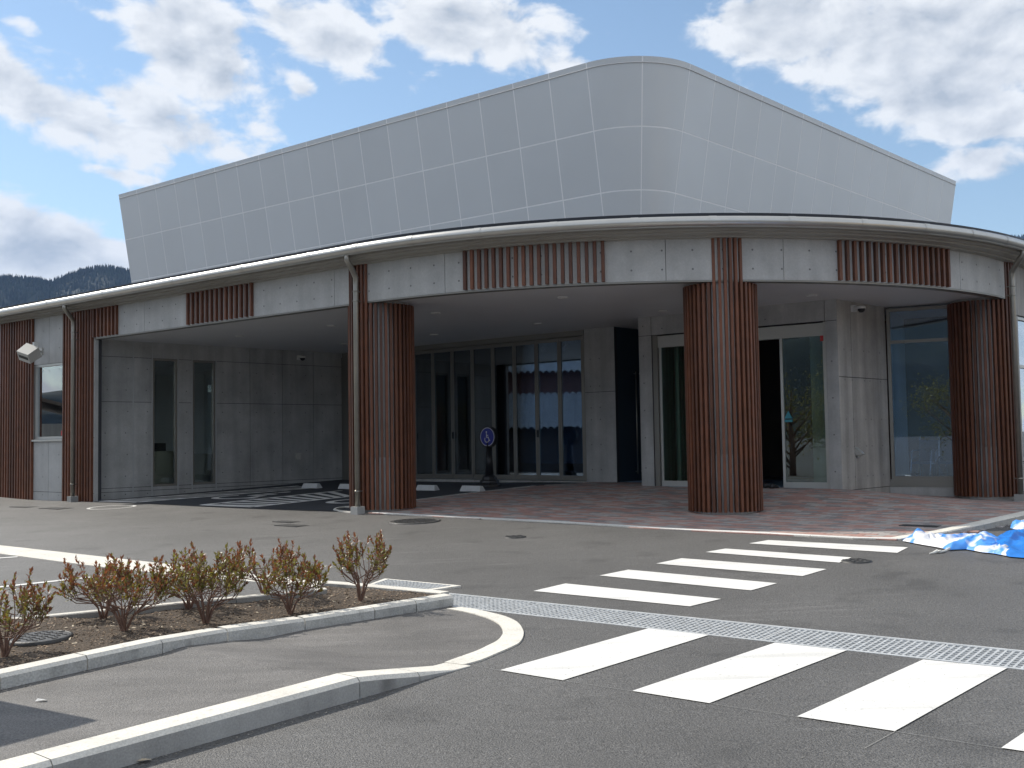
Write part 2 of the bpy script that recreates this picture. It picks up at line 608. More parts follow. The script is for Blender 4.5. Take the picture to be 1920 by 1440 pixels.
M['leaf_red'] = leaf_mat('russet leaves', (0.17, 0.075, 0.042), (0.32, 0.11, 0.04))
M['leaf_green'] = leaf_mat('olive leaves', (0.155, 0.145, 0.042), (0.30, 0.265, 0.05))
M['twig'] = mat('shrub twig', (0.19, 0.11, 0.08), 0.7, var=0.2, vscale=30)
M['tarp_blue'] = mat('blue sheet', (0.012, 0.185, 0.62), 0.42, var=0.15, vscale=6)
M['tarp_white'] = mat('white and blue sheet', (0.78, 0.79, 0.83), 0.45, var=0.08, vscale=3.2, detail=2.0, col2=(0.07, 0.30, 0.80), c2r=(0.50, 0.56))
M['rope'] = mat('white rope', (0.72, 0.72, 0.68), 0.8)
M['dark_door'] = mat('dark blue door', (0.026, 0.045, 0.068), 0.5)
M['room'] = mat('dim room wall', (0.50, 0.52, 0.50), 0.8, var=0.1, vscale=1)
M['room_skyblue'] = mat('skylight tinted room lining', (0.30, 0.42, 0.58), 0.8, var=0.1, vscale=1)  # blue lining colour stands in for skylight inside the rooms
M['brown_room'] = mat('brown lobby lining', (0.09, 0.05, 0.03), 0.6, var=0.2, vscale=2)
M['curtain'] = mat('pale curtain', (0.35, 0.37, 0.36), 0.9, streak=0.3)
M['cream'] = mat('cream cabinet', (0.55, 0.53, 0.42), 0.6)
M['red'] = mat('red sticker', (0.55, 0.03, 0.03), 0.5)
M['teal'] = mat('teal sticker', (0.05, 0.30, 0.38), 0.5)
M['tyre'] = mat('wheel rubber', (0.02, 0.02, 0.022), 0.7)
M['navy'] = mat('navy seat cloth', (0.02, 0.04, 0.09), 0.8)
M['chrome'] = mat('chrome tube', (0.7, 0.7, 0.7), 0.2, metal=0.9)
M['shoe'] = mat('black leather', (0.012, 0.012, 0.014), 0.45)
M['tile'] = mat('grey roof tile', (0.30, 0.33, 0.36), 0.3, spec=0.8, var=0.15, vscale=5)
M['red_wall'] = mat('red brown boarding', (0.10, 0.04, 0.03), 0.7, streak=0.2)
M['dark_wood'] = mat('dark timber wall', (0.03, 0.024, 0.02), 0.7, streak=0.3)
M['grass'] = mat('dry grass bank', (0.17, 0.12, 0.045), 0.95, var=0.3, vscale=3)
M['shed'] = mat('pale shed siding', (0.42, 0.42, 0.38), 0.7, streak=0.2)
M['shed_roof'] = mat('brown sheet roof', (0.14, 0.11, 0.085), 0.6, streak=0.2)
M['cream_wall'] = mat('cream rendered wall', (0.62, 0.50, 0.36), 0.8, var=0.06, vscale=1)
M['forest'] = mat('conifer forest', (0.022, 0.034, 0.026), 0.95, var=0.25, vscale=0.02, island=0.35)
M['hill'] = mat('wooded hillside', (0.020, 0.030, 0.022), 0.95, var=0.2, vscale=0.01)
PAVE = [mat('red paver', (0.36, 0.215, 0.185), 0.8, var=0.12, vscale=12, speck=0.15, sscale=120, island=0.12),
        mat('grey paver', (0.345, 0.32, 0.305), 0.8, var=0.12, vscale=12, speck=0.15, sscale=120, island=0.12),
        mat('pink paver', (0.40, 0.285, 0.25), 0.8, var=0.12, vscale=12, speck=0.15, sscale=120, island=0.12),
        mat('slate paver', (0.235, 0.215, 0.21), 0.8, var=0.12, vscale=12, speck=0.15, sscale=120, island=0.12)]
M['mortar'] = mat('sand bed', (0.10, 0.09, 0.085), 0.95, speck=0.2, sscale=80)

exec_parts = []


# ------------------------------------------------------------------ sheets and strips that follow the ground
def sheet(name, poly, dz, material, kind='structure', step=0.5, hf=None, parent=None, skirt=0.0):
    bm = bmesh.new()
    vs = [bm.verts.new((float(p[0]), float(p[1]), 0)) for p in poly]
    bm.faces.new(vs)
    xs = [p[0] for p in poly]
    ys = [p[1] for p in poly]
    for lo, hi, ax in ((min(xs), max(xs), 0), (min(ys), max(ys), 1)):
        k = math.floor(lo / step) + 1
        while k * step < hi:
            co = (k * step, 0, 0) if ax == 0 else (0, k * step, 0)
            no = (1, 0, 0) if ax == 0 else (0, 1, 0)
            bmesh.ops.bisect_plane(bm, geom=bm.verts[:] + bm.edges[:] + bm.faces[:], plane_co=co, plane_no=no)
            k += 1
    bmesh.ops.triangulate(bm, faces=[f for f in bm.faces if len(f.verts) > 4])
    for v in bm.verts:
        v.co.z = zg(v.co.x, v.co.y) + dz + (hf(v.co.x, v.co.y) if hf else 0)
    bmesh.ops.recalc_face_normals(bm, faces=bm.faces)
    if bm.faces and sum(f.normal.z for f in bm.faces) < 0:
        bmesh.ops.reverse_faces(bm, faces=bm.faces)
    if skirt:
        ed = [e for e in bm.edges if len(e.link_faces) == 1]
        r = bmesh.ops.extrude_edge_only(bm, edges=ed)
        for v in [g for g in r['geom'] if isinstance(g, bmesh.types.BMVert)]:
            v.co.z -= skirt
        bmesh.ops.recalc_face_normals(bm, faces=bm.faces)
    me = bpy.data.meshes.new(name)
    bm.to_mesh(me)
    bm.free()
    me.materials.append(material)
    return link(name, me, parent, None, kind)


def resample(pts, n):
    pts = np.array(pts, float)
    d = np.r_[0, np.cumsum(np.hypot(*(pts[1:] - pts[:-1]).T[:2]))]
    t = np.linspace(0, d[-1], n)
    return np.array([[np.interp(x, d, pts[:, 0]), np.interp(x, d, pts[:, 1])] for x in t])


def smooth_poly(pts, n):
    """catmull-rom through plan points"""
    p = [np.array(q[:2], float) for q in pts]
    p = [2 * p[0] - p[1]] + p + [2 * p[-1] - p[-2]]
    out = []
    for i in range(1, len(p) - 2):
        for k in range(6):
            t = k / 6
            out.append(0.5 * ((2 * p[i]) + (-p[i - 1] + p[i + 1]) * t + (2 * p[i - 1] - 5 * p[i] + 4 * p[i + 1] - p[i + 2]) * t * t + (-p[i - 1] + 3 * p[i] - 3 * p[i + 1] + p[i + 2]) * t ** 3))
    out.append(p[-2])
    return resample(out, n)


def plan(pix, dz=0.0, hf=None):
    return [gnd(u, v, dz, hf)[:2] for u, v in pix]


def line_strip(name, p0, p1, w, dz, material, hf=None):
    p0, p1 = np.array(p0[:2]), np.array(p1[:2])
    d = (p1 - p0) / np.linalg.norm(p1 - p0)
    n = np.array([-d[1], d[0]]) * w / 2
    return sheet(name, [p0 - n, p1 - n, p1 + n, p0 + n], dz, material, hf=hf)


# ------------------------------------------------------------------ ground with the drain pits cut out
DR_F = [gnd(854, 1113.6)[:2], gnd(1920, 1220.7)[:2]]
DR_N = [gnd(854, 1139)[:2], gnd(1920, 1256)[:2]]
dd = (DR_F[1] - DR_F[0]) / np.linalg.norm(DR_F[1] - DR_F[0])
dn = np.array([-dd[1], dd[0]])
if dn[1] < 0:
    dn = -dn                                       # away from the camera
DR_W = float(np.mean([(f - DR_N[0]) @ dn for f in DR_F]))
DR_O = DR_N[0] - dd * 0.55
DR_L = 7.2
# inlet grate beside the planter
IN_PX = [(727, 1090), (846, 1101.5), (775, 1112.5), (694, 1101)]
IN_C = np.mean(plan(IN_PX), axis=0)
IN_Q = plan(IN_PX)


def build_ground():
    bm = bmesh.new()
    xs = np.arange(-22, 22.01, 0.44)
    ys = np.arange(-14, 40.01, 0.45)
    far = 3500.0
    gx = [-far, -300, -60] + list(xs) + [60, 300, far]
    gy = [-far, -300, -60] + list(ys) + [80, 300, far]
    grid = [[bm.verts.new((x, y, zg(x, y))) for y in gy] for x in gx]
    for i in range(len(gx) - 1):
        for j in range(len(gy) - 1):
            bm.faces.new((grid[i][j], grid[i + 1][j], grid[i + 1][j + 1], grid[i][j + 1]))

    def cut(o, d, n, l, w):
        def loc():
            return [f for f in bm.faces if abs(f.calc_center_median().x) < 30 and -2 < f.calc_center_median().y < 30]
        for co, no in ((o, n), (o + n * w, n), (o, d), (o + d * l, d)):
            fs = [f for f in loc() if any(-0.8 < (np.array(v.co[:2]) - o) @ d < l + 0.8 and -0.8 < (np.array(v.co[:2]) - o) @ n < w + 0.8 for v in f.verts)]
            es = list({e for f in fs for e in f.edges})
            vs = list({v for f in fs for v in f.verts})
            bmesh.ops.bisect_plane(bm, geom=fs + es + vs, plane_co=(co[0], co[1], 0), plane_no=(no[0], no[1], 0))
        kill = []
        for f in loc():
            c = np.array(f.calc_center_median()[:2])
            a, b = (c - o) @ d, (c - o) @ n
            if 0 < a < l and 0 < b < w:
                kill.append(f)
        bmesh.ops.delete(bm, geom=kill, context='FACES')
    cut(DR_O, dd, dn, DR_L, DR_W)
    for f in bm.faces:
        f.smooth = True
    me = bpy.data.meshes.new('ground')
    bm.to_mesh(me)
    bm.free()
    me.materials.append(M['asphalt'])
    return link('ground', me, None, None, 'structure')


build_ground()

# ------------------------------------------------------------------ raised walk and its kerb (foreground left)
KE = gnd(868, 1247)[:2]                              # flush end of the kerb
KP = [gnd(225, 1440)[:2], gnd(422, 1378)[:2], gnd(656, 1313)[:2], gnd(797, 1275)[:2]]
kd = (KP[3] - KP[0]) / np.linalg.norm(KP[3] - KP[0])
kn = np.array([-kd[1], kd[0]])
if kn[0] > 0:
    kn = -kn                                        # towards the walk (left)
KH = 0.105


def hs(x, y):
    s = (np.array([x, y]) - KE) @ kd
    t = (np.array([x, y]) - KE) @ kn
    r = min(max((-s - 0.12 - 0.10 * max(t, 0)) / 0.72, 0.0), 1.0)
    return KH * r


def kerb_block(mb, a, b, inward, w, h0, h1, bevel=0.022, za=None, zb=None, below=0.08, mi_face=0, mi_top=0):
    """one kerb stone from plan point a to b (front foot), top heights h0, h1 above the given feet"""
    a, b, inward = np.array(a[:2]), np.array(b[:2]), np.array(inward)
    za = zg(*a) if za is None else za
    zb = zg(*b) if zb is None else zb
    sec = []
    for p, z, h in ((a, za, h0), (b, zb, h1)):
        bv = min(bevel, max(h * 0.45, 0.001))
        q = [(p, z - below), (p, z + h - bv), (p + inward * bv, z + h), (p + inward * w, z + h), (p + inward * w, z - below)]
        sec.append([xyz(c, zz) for c, zz in q])
    n = 5
    v = sec[0] + sec[1]
    f = [(i, (i + 1) % n, (i + 1) % n + n, i + n) for i in range(n)]
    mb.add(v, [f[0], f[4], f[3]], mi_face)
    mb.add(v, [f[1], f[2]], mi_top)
    mb.add(v, [tuple(range(n))[::-1], tuple(range(n, 2 * n))], mi_face)


def fix_normals(o):
    bm = bmesh.new()
    bm.from_mesh(o.data)
    bmesh.ops.remove_doubles(bm, verts=bm.verts, dist=1e-5)
    bmesh.ops.recalc_face_normals(bm, faces=bm.faces)
    bm.to_mesh(o.data)
    bm.free()
    return o


walk_kerb = link('walk_kerb', None, None, None, 'structure')
kfoot = KP[0] + 0.0
ks_end = (KE - kfoot) @ kd
edges_k = [-4.2, -2.2, -0.3, ks_end - 0.86, ks_end - 0.42, ks_end]


def kline(s):
    return kfoot + kd * s


for i in range(len(edges_k) - 1):
    s0, s1 = edges_k[i] + 0.003, edges_k[i + 1] - 0.003
    mb = MB()
    n = 3
    for k in range(n):
        sa, sb = s0 + (s1 - s0) * k / n, s0 + (s1 - s0) * (k + 1) / n
        a, b = kline(sa), kline(sb)
        ha = max(hs(*(a + kn * 0.02)) + 0.006, 0.006)
        hb = max(hs(*(b + kn * 0.02)) + 0.006, 0.006)
        kerb_block(mb, a, b, kn, 0.185, ha, hb, mi_face=0, mi_top=1)
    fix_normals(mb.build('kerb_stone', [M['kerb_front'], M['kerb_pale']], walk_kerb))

# curved flush kerb band
BAND_O = [(868, 1249), (901, 1240), (932, 1227), (957, 1216), (975, 1206), (982, 1190), (978, 1178), (968, 1167), (947, 1157.5), (922, 1151), (895, 1145), (866, 1140.5)]
BAND_I = [(833, 1244.5), (862, 1234), (893, 1223), (916, 1212), (933, 1203), (942, 1192), (942, 1183), (936, 1173), (921, 1164), (903, 1157.5), (876, 1150), (838, 1143)]
bo = smooth_poly(plan(BAND_O), 31)
bi = smooth_poly(plan(BAND_I), 31)
flush = link('flush_kerb', None, None, None, 'structure')
for a0 in range(0, 30, 5):
    mb = MB()
    for k in range(a0, a0 + 5):
        def q(arr, k2, f=0.0):
            return arr[k2]
        o0, o1, i0, i1 = bo[k].copy(), bo[k + 1].copy(), bi[k].copy(), bi[k + 1].copy()
        if k == a0:
            o0 += (bo[k + 1] - bo[k]) * 0.04
            i0 += (bi[k + 1] - bi[k]) * 0.04
        pts = [o0, o1, i1, i0]
        top = [xyz(p, zg(*p) + 0.010) for p in pts]
        bot = [xyz(p, zg(*p) - 0.05) for p in pts]
        mb.box8(bot + top)
    fix_normals(mb.build('kerb_stone', M['kerb_pale'], flush))

# planter front kerb line (its foot stands on the walk)
PF_PX = [(0, 1295), (164, 1257.5), (305, 1226), (427, 1203), (572, 1182), (703, 1161), (781, 1148), (851, 1136.5)]
PF = [np.array(p) for p in plan(PF_PX, 0.0, hs)]
PF = [PF[0] + (PF[0] - PF[1]) / np.linalg.norm(PF[0] - PF[1]) * 1.6] + PF
PK_H = 0.085
PK_W = 0.135
pk = link('planter_kerb', None, None, None, 'structure')
pin = []
for i in range(len(PF)):
    d = PF[min(i + 1, len(PF) - 1)] - PF[max(i - 1, 0)]
    d /= np.linalg.norm(d)
    n = np.array([-d[1], d[0]])
    if n[0] > 0:
        n = -n
    pin.append(n)
for i in range(len(PF) - 1):
    d = (PF[i + 1] - PF[i]) / np.linalg.norm(PF[i + 1] - PF[i])
    a, b = PF[i] + d * 0.004, PF[i + 1] - d * 0.004
    n = np.array([-d[1], d[0]])
    n = n if n[0] < 0 else -n
    mb = MB()
    kerb_block(mb, a, b, n, PK_W, PK_H, PK_H, 0.02, zg(*a) + hs(*a), zg(*b) + hs(*b), mi_top=1)
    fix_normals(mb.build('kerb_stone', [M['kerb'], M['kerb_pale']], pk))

# walk surface
walk_poly = [kline(s) + kn * 0.18 for s in np.linspace(-4.2, ks_end - 0.05, 14)] + list(bi[::2]) + [p + 0.0 for p in PF[::-1]]
walk_poly.append(PF[0] - kd * 2.5)
sheet('walk', walk_poly, 0.004, M['asphalt_walk'], hf=hs, step=0.25)

# planter: soil, back kerb, right hand edge along the concrete band
BK_PX = [(67, 1157), (280, 1133), (338, 1125.5), (440, 1114.5), (487, 1107.5), (567.5, 1105.6), (614, 1104)]
BKT = 0.085
BK = [np.array(p) for p in plan(BK_PX, BKT)]
BKd = (BK[-1] - BK[0]) / np.linalg.norm(BK[-1] - BK[0])
BK0 = BK[0] - BKd * 3.0
bkk = link('planter_back_kerb', None, None, None, 'structure')
bn = np.array([-BKd[1], BKd[0]])
bn = bn if bn[0] < 0 else -bn
tot = np.linalg.norm(BK[-1] - BK0)
for k in range(7):
    a = BK0 + BKd * (tot * k / 7 + 0.003)
    b = BK0 + BKd * (tot * (k + 1) / 7 - 0.003)
    mb = MB()
    kerb_block(mb, a, b, bn, 0.085, BKT, BKT, 0.008, mi_top=1)
    fix_normals(mb.build('kerb_stone', [M['kerb_front'], M['kerb_pale']], bkk))
# concrete band that runs past the planter to the parking bays
band_top = plan([(-260, 996), (0, 1023.3), (267, 1053.3), (567, 1087), (660, 1098.5), (770, 1111), (838, 1119)])
band_bot = plan([(-260, 1005), (0, 1039), (167, 1061), (307, 1077.5), (560, 1099), (660, 1108), (760, 1118), (826, 1124.5)])
bt = resample(band_top, 15)
bb = resample(band_bot, 15)
gut = link('concrete_gutter', None, None, None, 'structure')
for k in range(14):
    t0, t1, b0, b1 = bt[k] + (bt[k + 1] - bt[k]) * 0.004, bt[k + 1], bb[k] + (bb[k + 1] - bb[k]) * 0.004, bb[k + 1]
    mb = MB()
    h = 0.008
    pts = [t0, b0, b1, t1]
    mb.box8([xyz(p, zg(*p) - 0.08) for p in pts] + [xyz(p, zg(*p) + h) for p in pts])
    fix_normals(mb.build('gutter_slab', M['kerb_pale'], gut))
SOIL_DZ = 0.008
band_edge = [p for p in resample(plan([(600, 1103.5), (660, 1108), (760, 1118), (826, 1124.5)]), 5)]
soil_poly = [PF[i] + pin[i] * (PK_W - 0.01) for i in range(len(PF))] + band_edge[::-1] + [BK[-1], BK0 + BKd * 1.2]


def soil_h(x, y):
    return 0.030 + 0.45 * hs(x, y) + 0.018 * math.sin(3.1 * x + 1.3 * y) * math.sin(2.3 * y - 1.1 * x) + 0.008 * math.sin(11 * x) * math.sin(9 * y + 2 * x)


sheet('soil', soil_poly, SOIL_DZ, M['soil'], hf=soil_h, step=0.12)
# thin kerb where the soil is lower than the band
mb = MB()
for k in range(len(band_edge) - 1):
    a, b = band_edge[k], band_edge[k + 1]
    d = (b - a) / np.linalg.norm(b - a)
    n = np.array([-d[1], d[0]])
    n = n if n[1] > 0 else -n
    kerb_block(mb, a, b, n, 0.11, 0.055, 0.055, 0.006, mi_top=1)
fix_normals(mb.build('planter_end_kerb', [M['kerb'], M['kerb_pale']], None, None, 'structure'))


def inside(p, poly):
    x, y = p
    c = False
    j = len(poly) - 1
    for i in range(len(poly)):
        xi, yi = poly[i][:2]
        xj, yj = poly[j][:2]
        if (yi > y) != (yj > y) and x < (xj - xi) * (y - yi) / (yj - yi) + xi:
            c = not c
        j = i
    return c


def scatter_chips(name, poly, n, dzf, material, smin, smax, flat=0.35, seed=1):
    r = np.random.RandomState(seed)
    xs = [p[0] for p in poly]
    ys = [p[1] for p in poly]
    mb = MB()
    k = 0
    while k < n:
        p = (r.uniform(min(xs), max(xs)), r.uniform(min(ys), max(ys)))
        if not inside(p, poly):
            continue
        k += 1
        s = smin + (smax - smin) * r.rand() ** 2
        a = r.uniform(0, 6.28)
        tl = r.uniform(-0.5, 0.5, 2)
        z = dzf(*p)
        vs = []
        for (x, y, zz) in ((-1, -.5, 0), (1, -.4, 0), (.9, .5, 0), (-.8, .45, 0), (0.1, 0, flat)):
            X, Y = x * s, y * s
            vs.append((p[0] + X * math.cos(a) - Y * math.sin(a), p[1] + X * math.sin(a) + Y * math.cos(a), z + zz * s + tl[0] * X + tl[1] * Y + 0.003))
        mb.add(vs, [(0, 1, 4), (1, 2, 4), (2, 3, 4), (3, 0, 4), (3, 2, 1, 0)])
    return mb.build(name, material, None, None, 'stuff')


soil_z = lambda x, y: zg(x, y) + SOIL_DZ + soil_h(x, y)
scatter_chips('bark_chips', soil_poly, 9000, soil_z, M['chip'], 0.004, 0.014, seed=3)
scatter_chips('dry_leaf_litter', soil_poly, 520, soil_z, M['chip_pale'], 0.007, 0.019, 0.2, seed=4)

# grit gathered at the feet of the kerbs
_ks = [kline(s) for s in np.linspace(-4.0, ks_end - 0.3, 8)]
scatter_chips('kerb_grit', _ks + [p - kn * (0.05 + 0.05 * (i % 2)) for i, p in enumerate(_ks[::-1])], 420, lambda x, y: zg(x, y), M['grit'], 0.002, 0.007, seed=8)
_pf = [PF[i] for i in range(len(PF))]
scatter_chips('kerb_grit', _pf + [PF[i] - pin[i] * (0.04 + 0.05 * (i % 2)) for i in range(len(PF))][::-1], 380, lambda x, y: zg(x, y) + hs(x, y) + 0.004, M['grit'], 0.002, 0.007, seed=9)
scatter_chips('loose_grit', [(-2.5, 4.2), (3.2, 4.2), (5.5, 8.5), (-0.3, 8.3), (0.0, 6.2)], 300, lambda x, y: zg(x, y), M['grit'], 0.002, 0.006, seed=10)

# ------------------------------------------------------------------ road markings
STRIPES = [[(937.5, 1258), (1055, 1277), (1328.8, 1192), (1215.4, 1179.5)], [(1185.6, 1297), (1330, 1320), (1588, 1220.7), (1453, 1206.4)],
           [(1494.5, 1345), (1678, 1372.6), (1888.8, 1254), (1731, 1238)],
           [(1000, 1109), (1293, 1138), (1352, 1124), (1060, 1095)], [(1124, 1080), (1408, 1108), (1457, 1094.5), (1178, 1069)],
           [(1230, 1057.5), (1505, 1081), (1550, 1068), (1278, 1047.5)], [(1322.6, 1036), (1573.6, 1055.7), (1596.5, 1046), (1360.4, 1029.3)],
           [(1404.5, 1019.6), (1682.4, 1037.4), (1702.5, 1027), (1440.6, 1013.3)]]
for q in STRIPES:
    sheet('crosswalk_stripe', plan(q), 0.005, M['paint'])
s3 = plan(STRIPES[2])
s2 = plan(STRIPES[1])
shift = (np.array(s3) - np.array(s2)).mean(0)
sheet('crosswalk_stripe', [p + shift for p in s3], 0.005, M['paint'])
# fine setting-out lines left by the painters
for a, b in (((1055, 1277), (1186, 1297)), ((1330, 1320), (1495, 1345)), ((1678, 1372.6), (1880, 1405)), ((1060, 1095), (1124, 1080)), ((1678, 1373), (1620, 1405)), ((893, 1250), (937, 1258)), ((1293, 1138), (1370, 1146))):
    line_strip('setting_out_line', gnd(*a), gnd(*b), 0.0035, 0.004, M['faint'])
# parking bays, left
line_strip('parking_line', gnd(-330, 1137), gnd(225, 1077), 0.085, 0.005, M['paint'])
line_strip('parking_line', gnd(-330, 1070), gnd(33, 1044.6), 0.085, 0.005, M['paint'])

# white ring painted round a cover
rc = (gnd(165, 953) + gnd(254, 950)) / 2
rr = np.linalg.norm((gnd(165, 953) - gnd(254, 950))[:2]) / 2
mb = MB()
NR = 40
for k in range(NR):
    a0, a1 = 2 * math.pi * k / NR, 2 * math.pi * (k + 1) / NR
    q = [rc[:2] + np.array([math.cos(a), math.sin(a)]) * r for a, r in ((a0, rr), (a1, rr), (a1, rr - 0.06), (a0, rr - 0.06))]
    mb.add([xyz(p, zg(*p) + 0.006) for p in q], [(0, 1, 2, 3)])
mb.build('painted_ring', M['paint'], None, None, 'structure')

# porch parking: dark asphalt, bay hatching, wheelchair symbols
PORCH = [np.array([-8.63, 21.62]), np.array([-4.30, 26.2]), np.array([2.0, 21.0]), np.array([1.6, 20.6])] + [gnd(1005, 912)[:2], gnd(871, 927)[:2], gnd(783, 938.6)[:2]]
ps = [path(s, -0.05)[0] for s in np.linspace(s_of(700, 572), s_of(176, 637), 10)]
PORCH_ALL = PORCH + [path(s_of(740, 560), -0.25)[0]] + ps
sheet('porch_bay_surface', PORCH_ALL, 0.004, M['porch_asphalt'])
DZP = 0.009
PW = 0.14


def pline(a, b, w=PW):
    line_strip('bay_line', gnd(*a), gnd(*b), w, DZP, M['paint'])


pline((187, 940.5), (560, 911.5))
pline((258, 942.3), (600, 914.5))
pline((187, 940.5), (258, 942.3))
pline((378, 947.5), (640, 920.5))
pline((475, 951.3), (655, 931.5))
pline((378, 947.5), (475, 951.3))


def zigzag(a0, a1, b0, b1, n):
    p0, p1, q0, q1 = [np.array(gnd(*t)[:2]) for t in (a0, a1, b0, b1)]
    for k in range(n):
        t0, t1 = (k + 0.15) / n, (k + 0.95) / n
        a = p0 + (p1 - p0) * t0
        b = q0 + (q1 - q0) * t1
        line_strip('bay_hatch_line', a, b, PW * 1.1, DZP, M['paint'])


zigzag((187, 940.5), (560, 911.5), (258, 942.3), (600, 914.5), 12)
zigzag((378, 947.5), (640, 920.5), (475, 951.3), (655, 931.5), 9)


def wheelchair_strokes():
    """strokes (x right, y up) of the wheelchair sign in a unit field, with half widths"""
    st = []
    st.append([(-0.10, 0.62), (-0.10, 0.08), (0.24, 0.08), (0.40, -0.38), (0.56, -0.34)])
    st.append([(-0.10, 0.34), (0.20, 0.34)])
    arc = []
    for k in range(21):
        a = math.radians(150 + k * (215 / 20))
        arc.append((-0.02 + 0.40 * math.cos(a), -0.22 + 0.40 * math.sin(a)))
    st.append(arc)
    return st, (-0.10, 0.80, 0.115)


def stroke_mesh(mb, P3, hw=0.055):
    st, head = wheelchair_strokes()
    for s in st:
        for (x0, y0), (x1, y1) in zip(s[:-1], s[1:]):
            d = np.array([x1 - x0, y1 - y0])
            l = np.linalg.norm(d)
            d /= l
            n = np.array([-d[1], d[0]]) * hw
            a = np.array([x0, y0]) - d * hw * 0.6
            b = np.array([x1, y1]) + d * hw * 0.6
            q = [a - n, b - n, b + n, a + n]
            mb.add([P3(*c) for c in q], [(0, 1, 2, 3)])
    hx, hy, hr = head
    k = 14
    mb.add([P3(hx + hr * math.cos(2 * math.pi * i / k), hy + hr * math.sin(2 * math.pi * i / k)) for i in range(k)], [tuple(range(k))])


for (cpx, sc) in (((470, 930.5), 1.15), ((690, 938), 1.15)):
    c = gnd(*cpx)[:2]
    mb = MB()

    def P3(x, y, c=c, sc=sc):
        p = c + A * x * sc + np.array([0.66, 0.75]) * y * sc
        return xyz(p, zg(*p) + 0.010)
    stroke_mesh(mb, P3, 0.06)
    mb.build('wheelchair_marking', M['paint'], None, None, 'structure')

# ------------------------------------------------------------------ paved entrance apron
EDGE_PX = [(697.5, 963), (740, 965.8), (1040, 980.5), (1340, 998.6), (1400, 1000.5), (1620, 1012.8), (1690, 1013.2)]
edge = resample(plan(EDGE_PX), 24)
RK = plan([(1690, 1013), (1755, 1007), (1840, 994), (1925, 980), (2060, 962)])
rk = resample(RK, 12)
apron = list(edge) + list(rk[1:]) + [np.array([8.5, 16.2]), np.array([7.6, 18.2]), np.array([6.55, 18.6]), np.array([5.32, 17.33]), np.array([2.35, 19.62]), np.array([2.9, 21.3]), np.array([1.7, 21.3])] + [gnd(1005, 912)[:2], gnd(871, 927)[:2], gnd(783, 938.6)[:2]] + [path(s_of(700, 572), -0.3)[0]]
sheet('apron_bed', apron, 0.003, M['mortar'], step=0.4)
apron_root = link('apron', None, None, None, 'structure')
pl, pw_, gap = 0.225, 0.1125, 0.005


def paver_mesh(mi):
    mb = MB()
    x, y = (pl - gap) / 2, (pw_ - gap) / 2
    b = 0.004
    lo = [(-x, -y, -0.01), (x, -y, -0.01), (x, y, -0.01), (-x, y, -0.01)]
    mid = [(-x, -y, 0.010), (x, -y, 0.010), (x, y, 0.010), (-x, y, 0.010)]
    top = [(-x + b, -y + b, 0.014), (x - b, -y + b, 0.014), (x - b, y - b, 0.014), (-x + b, y - b, 0.014)]
    mb.add(lo + mid + top, [(0, 1, 5, 4), (1, 2, 6, 5), (2, 3, 7, 6), (3, 0, 4, 7), (4, 5, 9, 8), (5, 6, 10, 9), (6, 7, 11, 10), (7, 4, 8, 11), (8, 9, 10, 11)])
    return mb


pv_me = [paver_mesh(i).mesh('paver', PAVE[i]) for i in range(4)]
xs = [p[0] for p in apron]
ys = [p[1] for p in apron]
ctr = np.array([3.0, 15.0])
perp = np.array([-A[1], A[0]])
cells = []
for j in range(-60, 62):
    for i in range(-40, 42):
        p = ctr + A * ((i + 0.5 * (j % 2)) * pl) + perp * (j * pw_)
        if min(xs) < p[0] < max(xs) and min(ys) < p[1] < max(ys) and inside(p, apron):
            cells.append((p, rng.choice(4, p=[0.34, 0.27, 0.19, 0.20])))
cells.sort(key=lambda c: np.hypot(*c[0]))
ang = math.atan2(A[1], A[0])
rest = MB()
proto = paver_mesh(0)
for k, (p, ci) in enumerate(cells):
    z = zg(*p)
    e = 0.1
    nx = -(zg(p[0] + e, p[1]) - z) / e
    ny = -(zg(p[0], p[1] + e) - z) / e
    nrm = Vector((nx, ny, 1)).normalized()
    X = Vector((A[0], A[1], 0))
    X = (X - nrm * X.dot(nrm)).normalized()
    Y = nrm.cross(X)
    jz = rng.uniform(-0.0015, 0.0015)
    if k < 290:
        o = link('paver', pv_me[ci], apron_root, xyz(p, z + jz))
        o.rotation_euler = Matrix((X, Y, nrm)).transposed().to_euler()
    else:
        O = Vector(xyz(p, z + jz))
        rest.add([O + X * a + Y * b + nrm * c for a, b, c in proto.v], proto.f, int(ci))
rest.build('paver_field', PAVE, apron_root, None, 'stuff')
# white kerb stones along the front of the apron
apron_edge = link('apron_edging', None, None, None, 'structure')
er = resample(edge, 17)
for k in range(16):
    a, b = er[k], er[k + 1]
    d = (b - a) / np.linalg.norm(b - a)
    n = np.array([-d[1], d[0]])
    n = n if n[1] > 0 else -n
    mb = MB()
    kerb_block(mb, a + d * 0.003, b - d * 0.003, n, 0.11, 0.020, 0.020, 0.004, mi_top=1)
    fix_normals(mb.build('edging_stone', [M['kerb_pale'], M['paint']], apron_edge))
le = resample([gnd(783, 938.6)[:2], gnd(871, 927)[:2], gnd(1005, 912)[:2]], 8)
mb = MB()
for a, b in zip(le[:-1], le[1:]):
    d = (b - a) / np.linalg.norm(b - a)
    n = np.array([-d[1], d[0]])
    kerb_block(mb, a, b, n, 0.10, 0.016, 0.016, 0.004)
fix_normals(mb.build('bay_edging', M['kerb'], None, None, 'structure'))
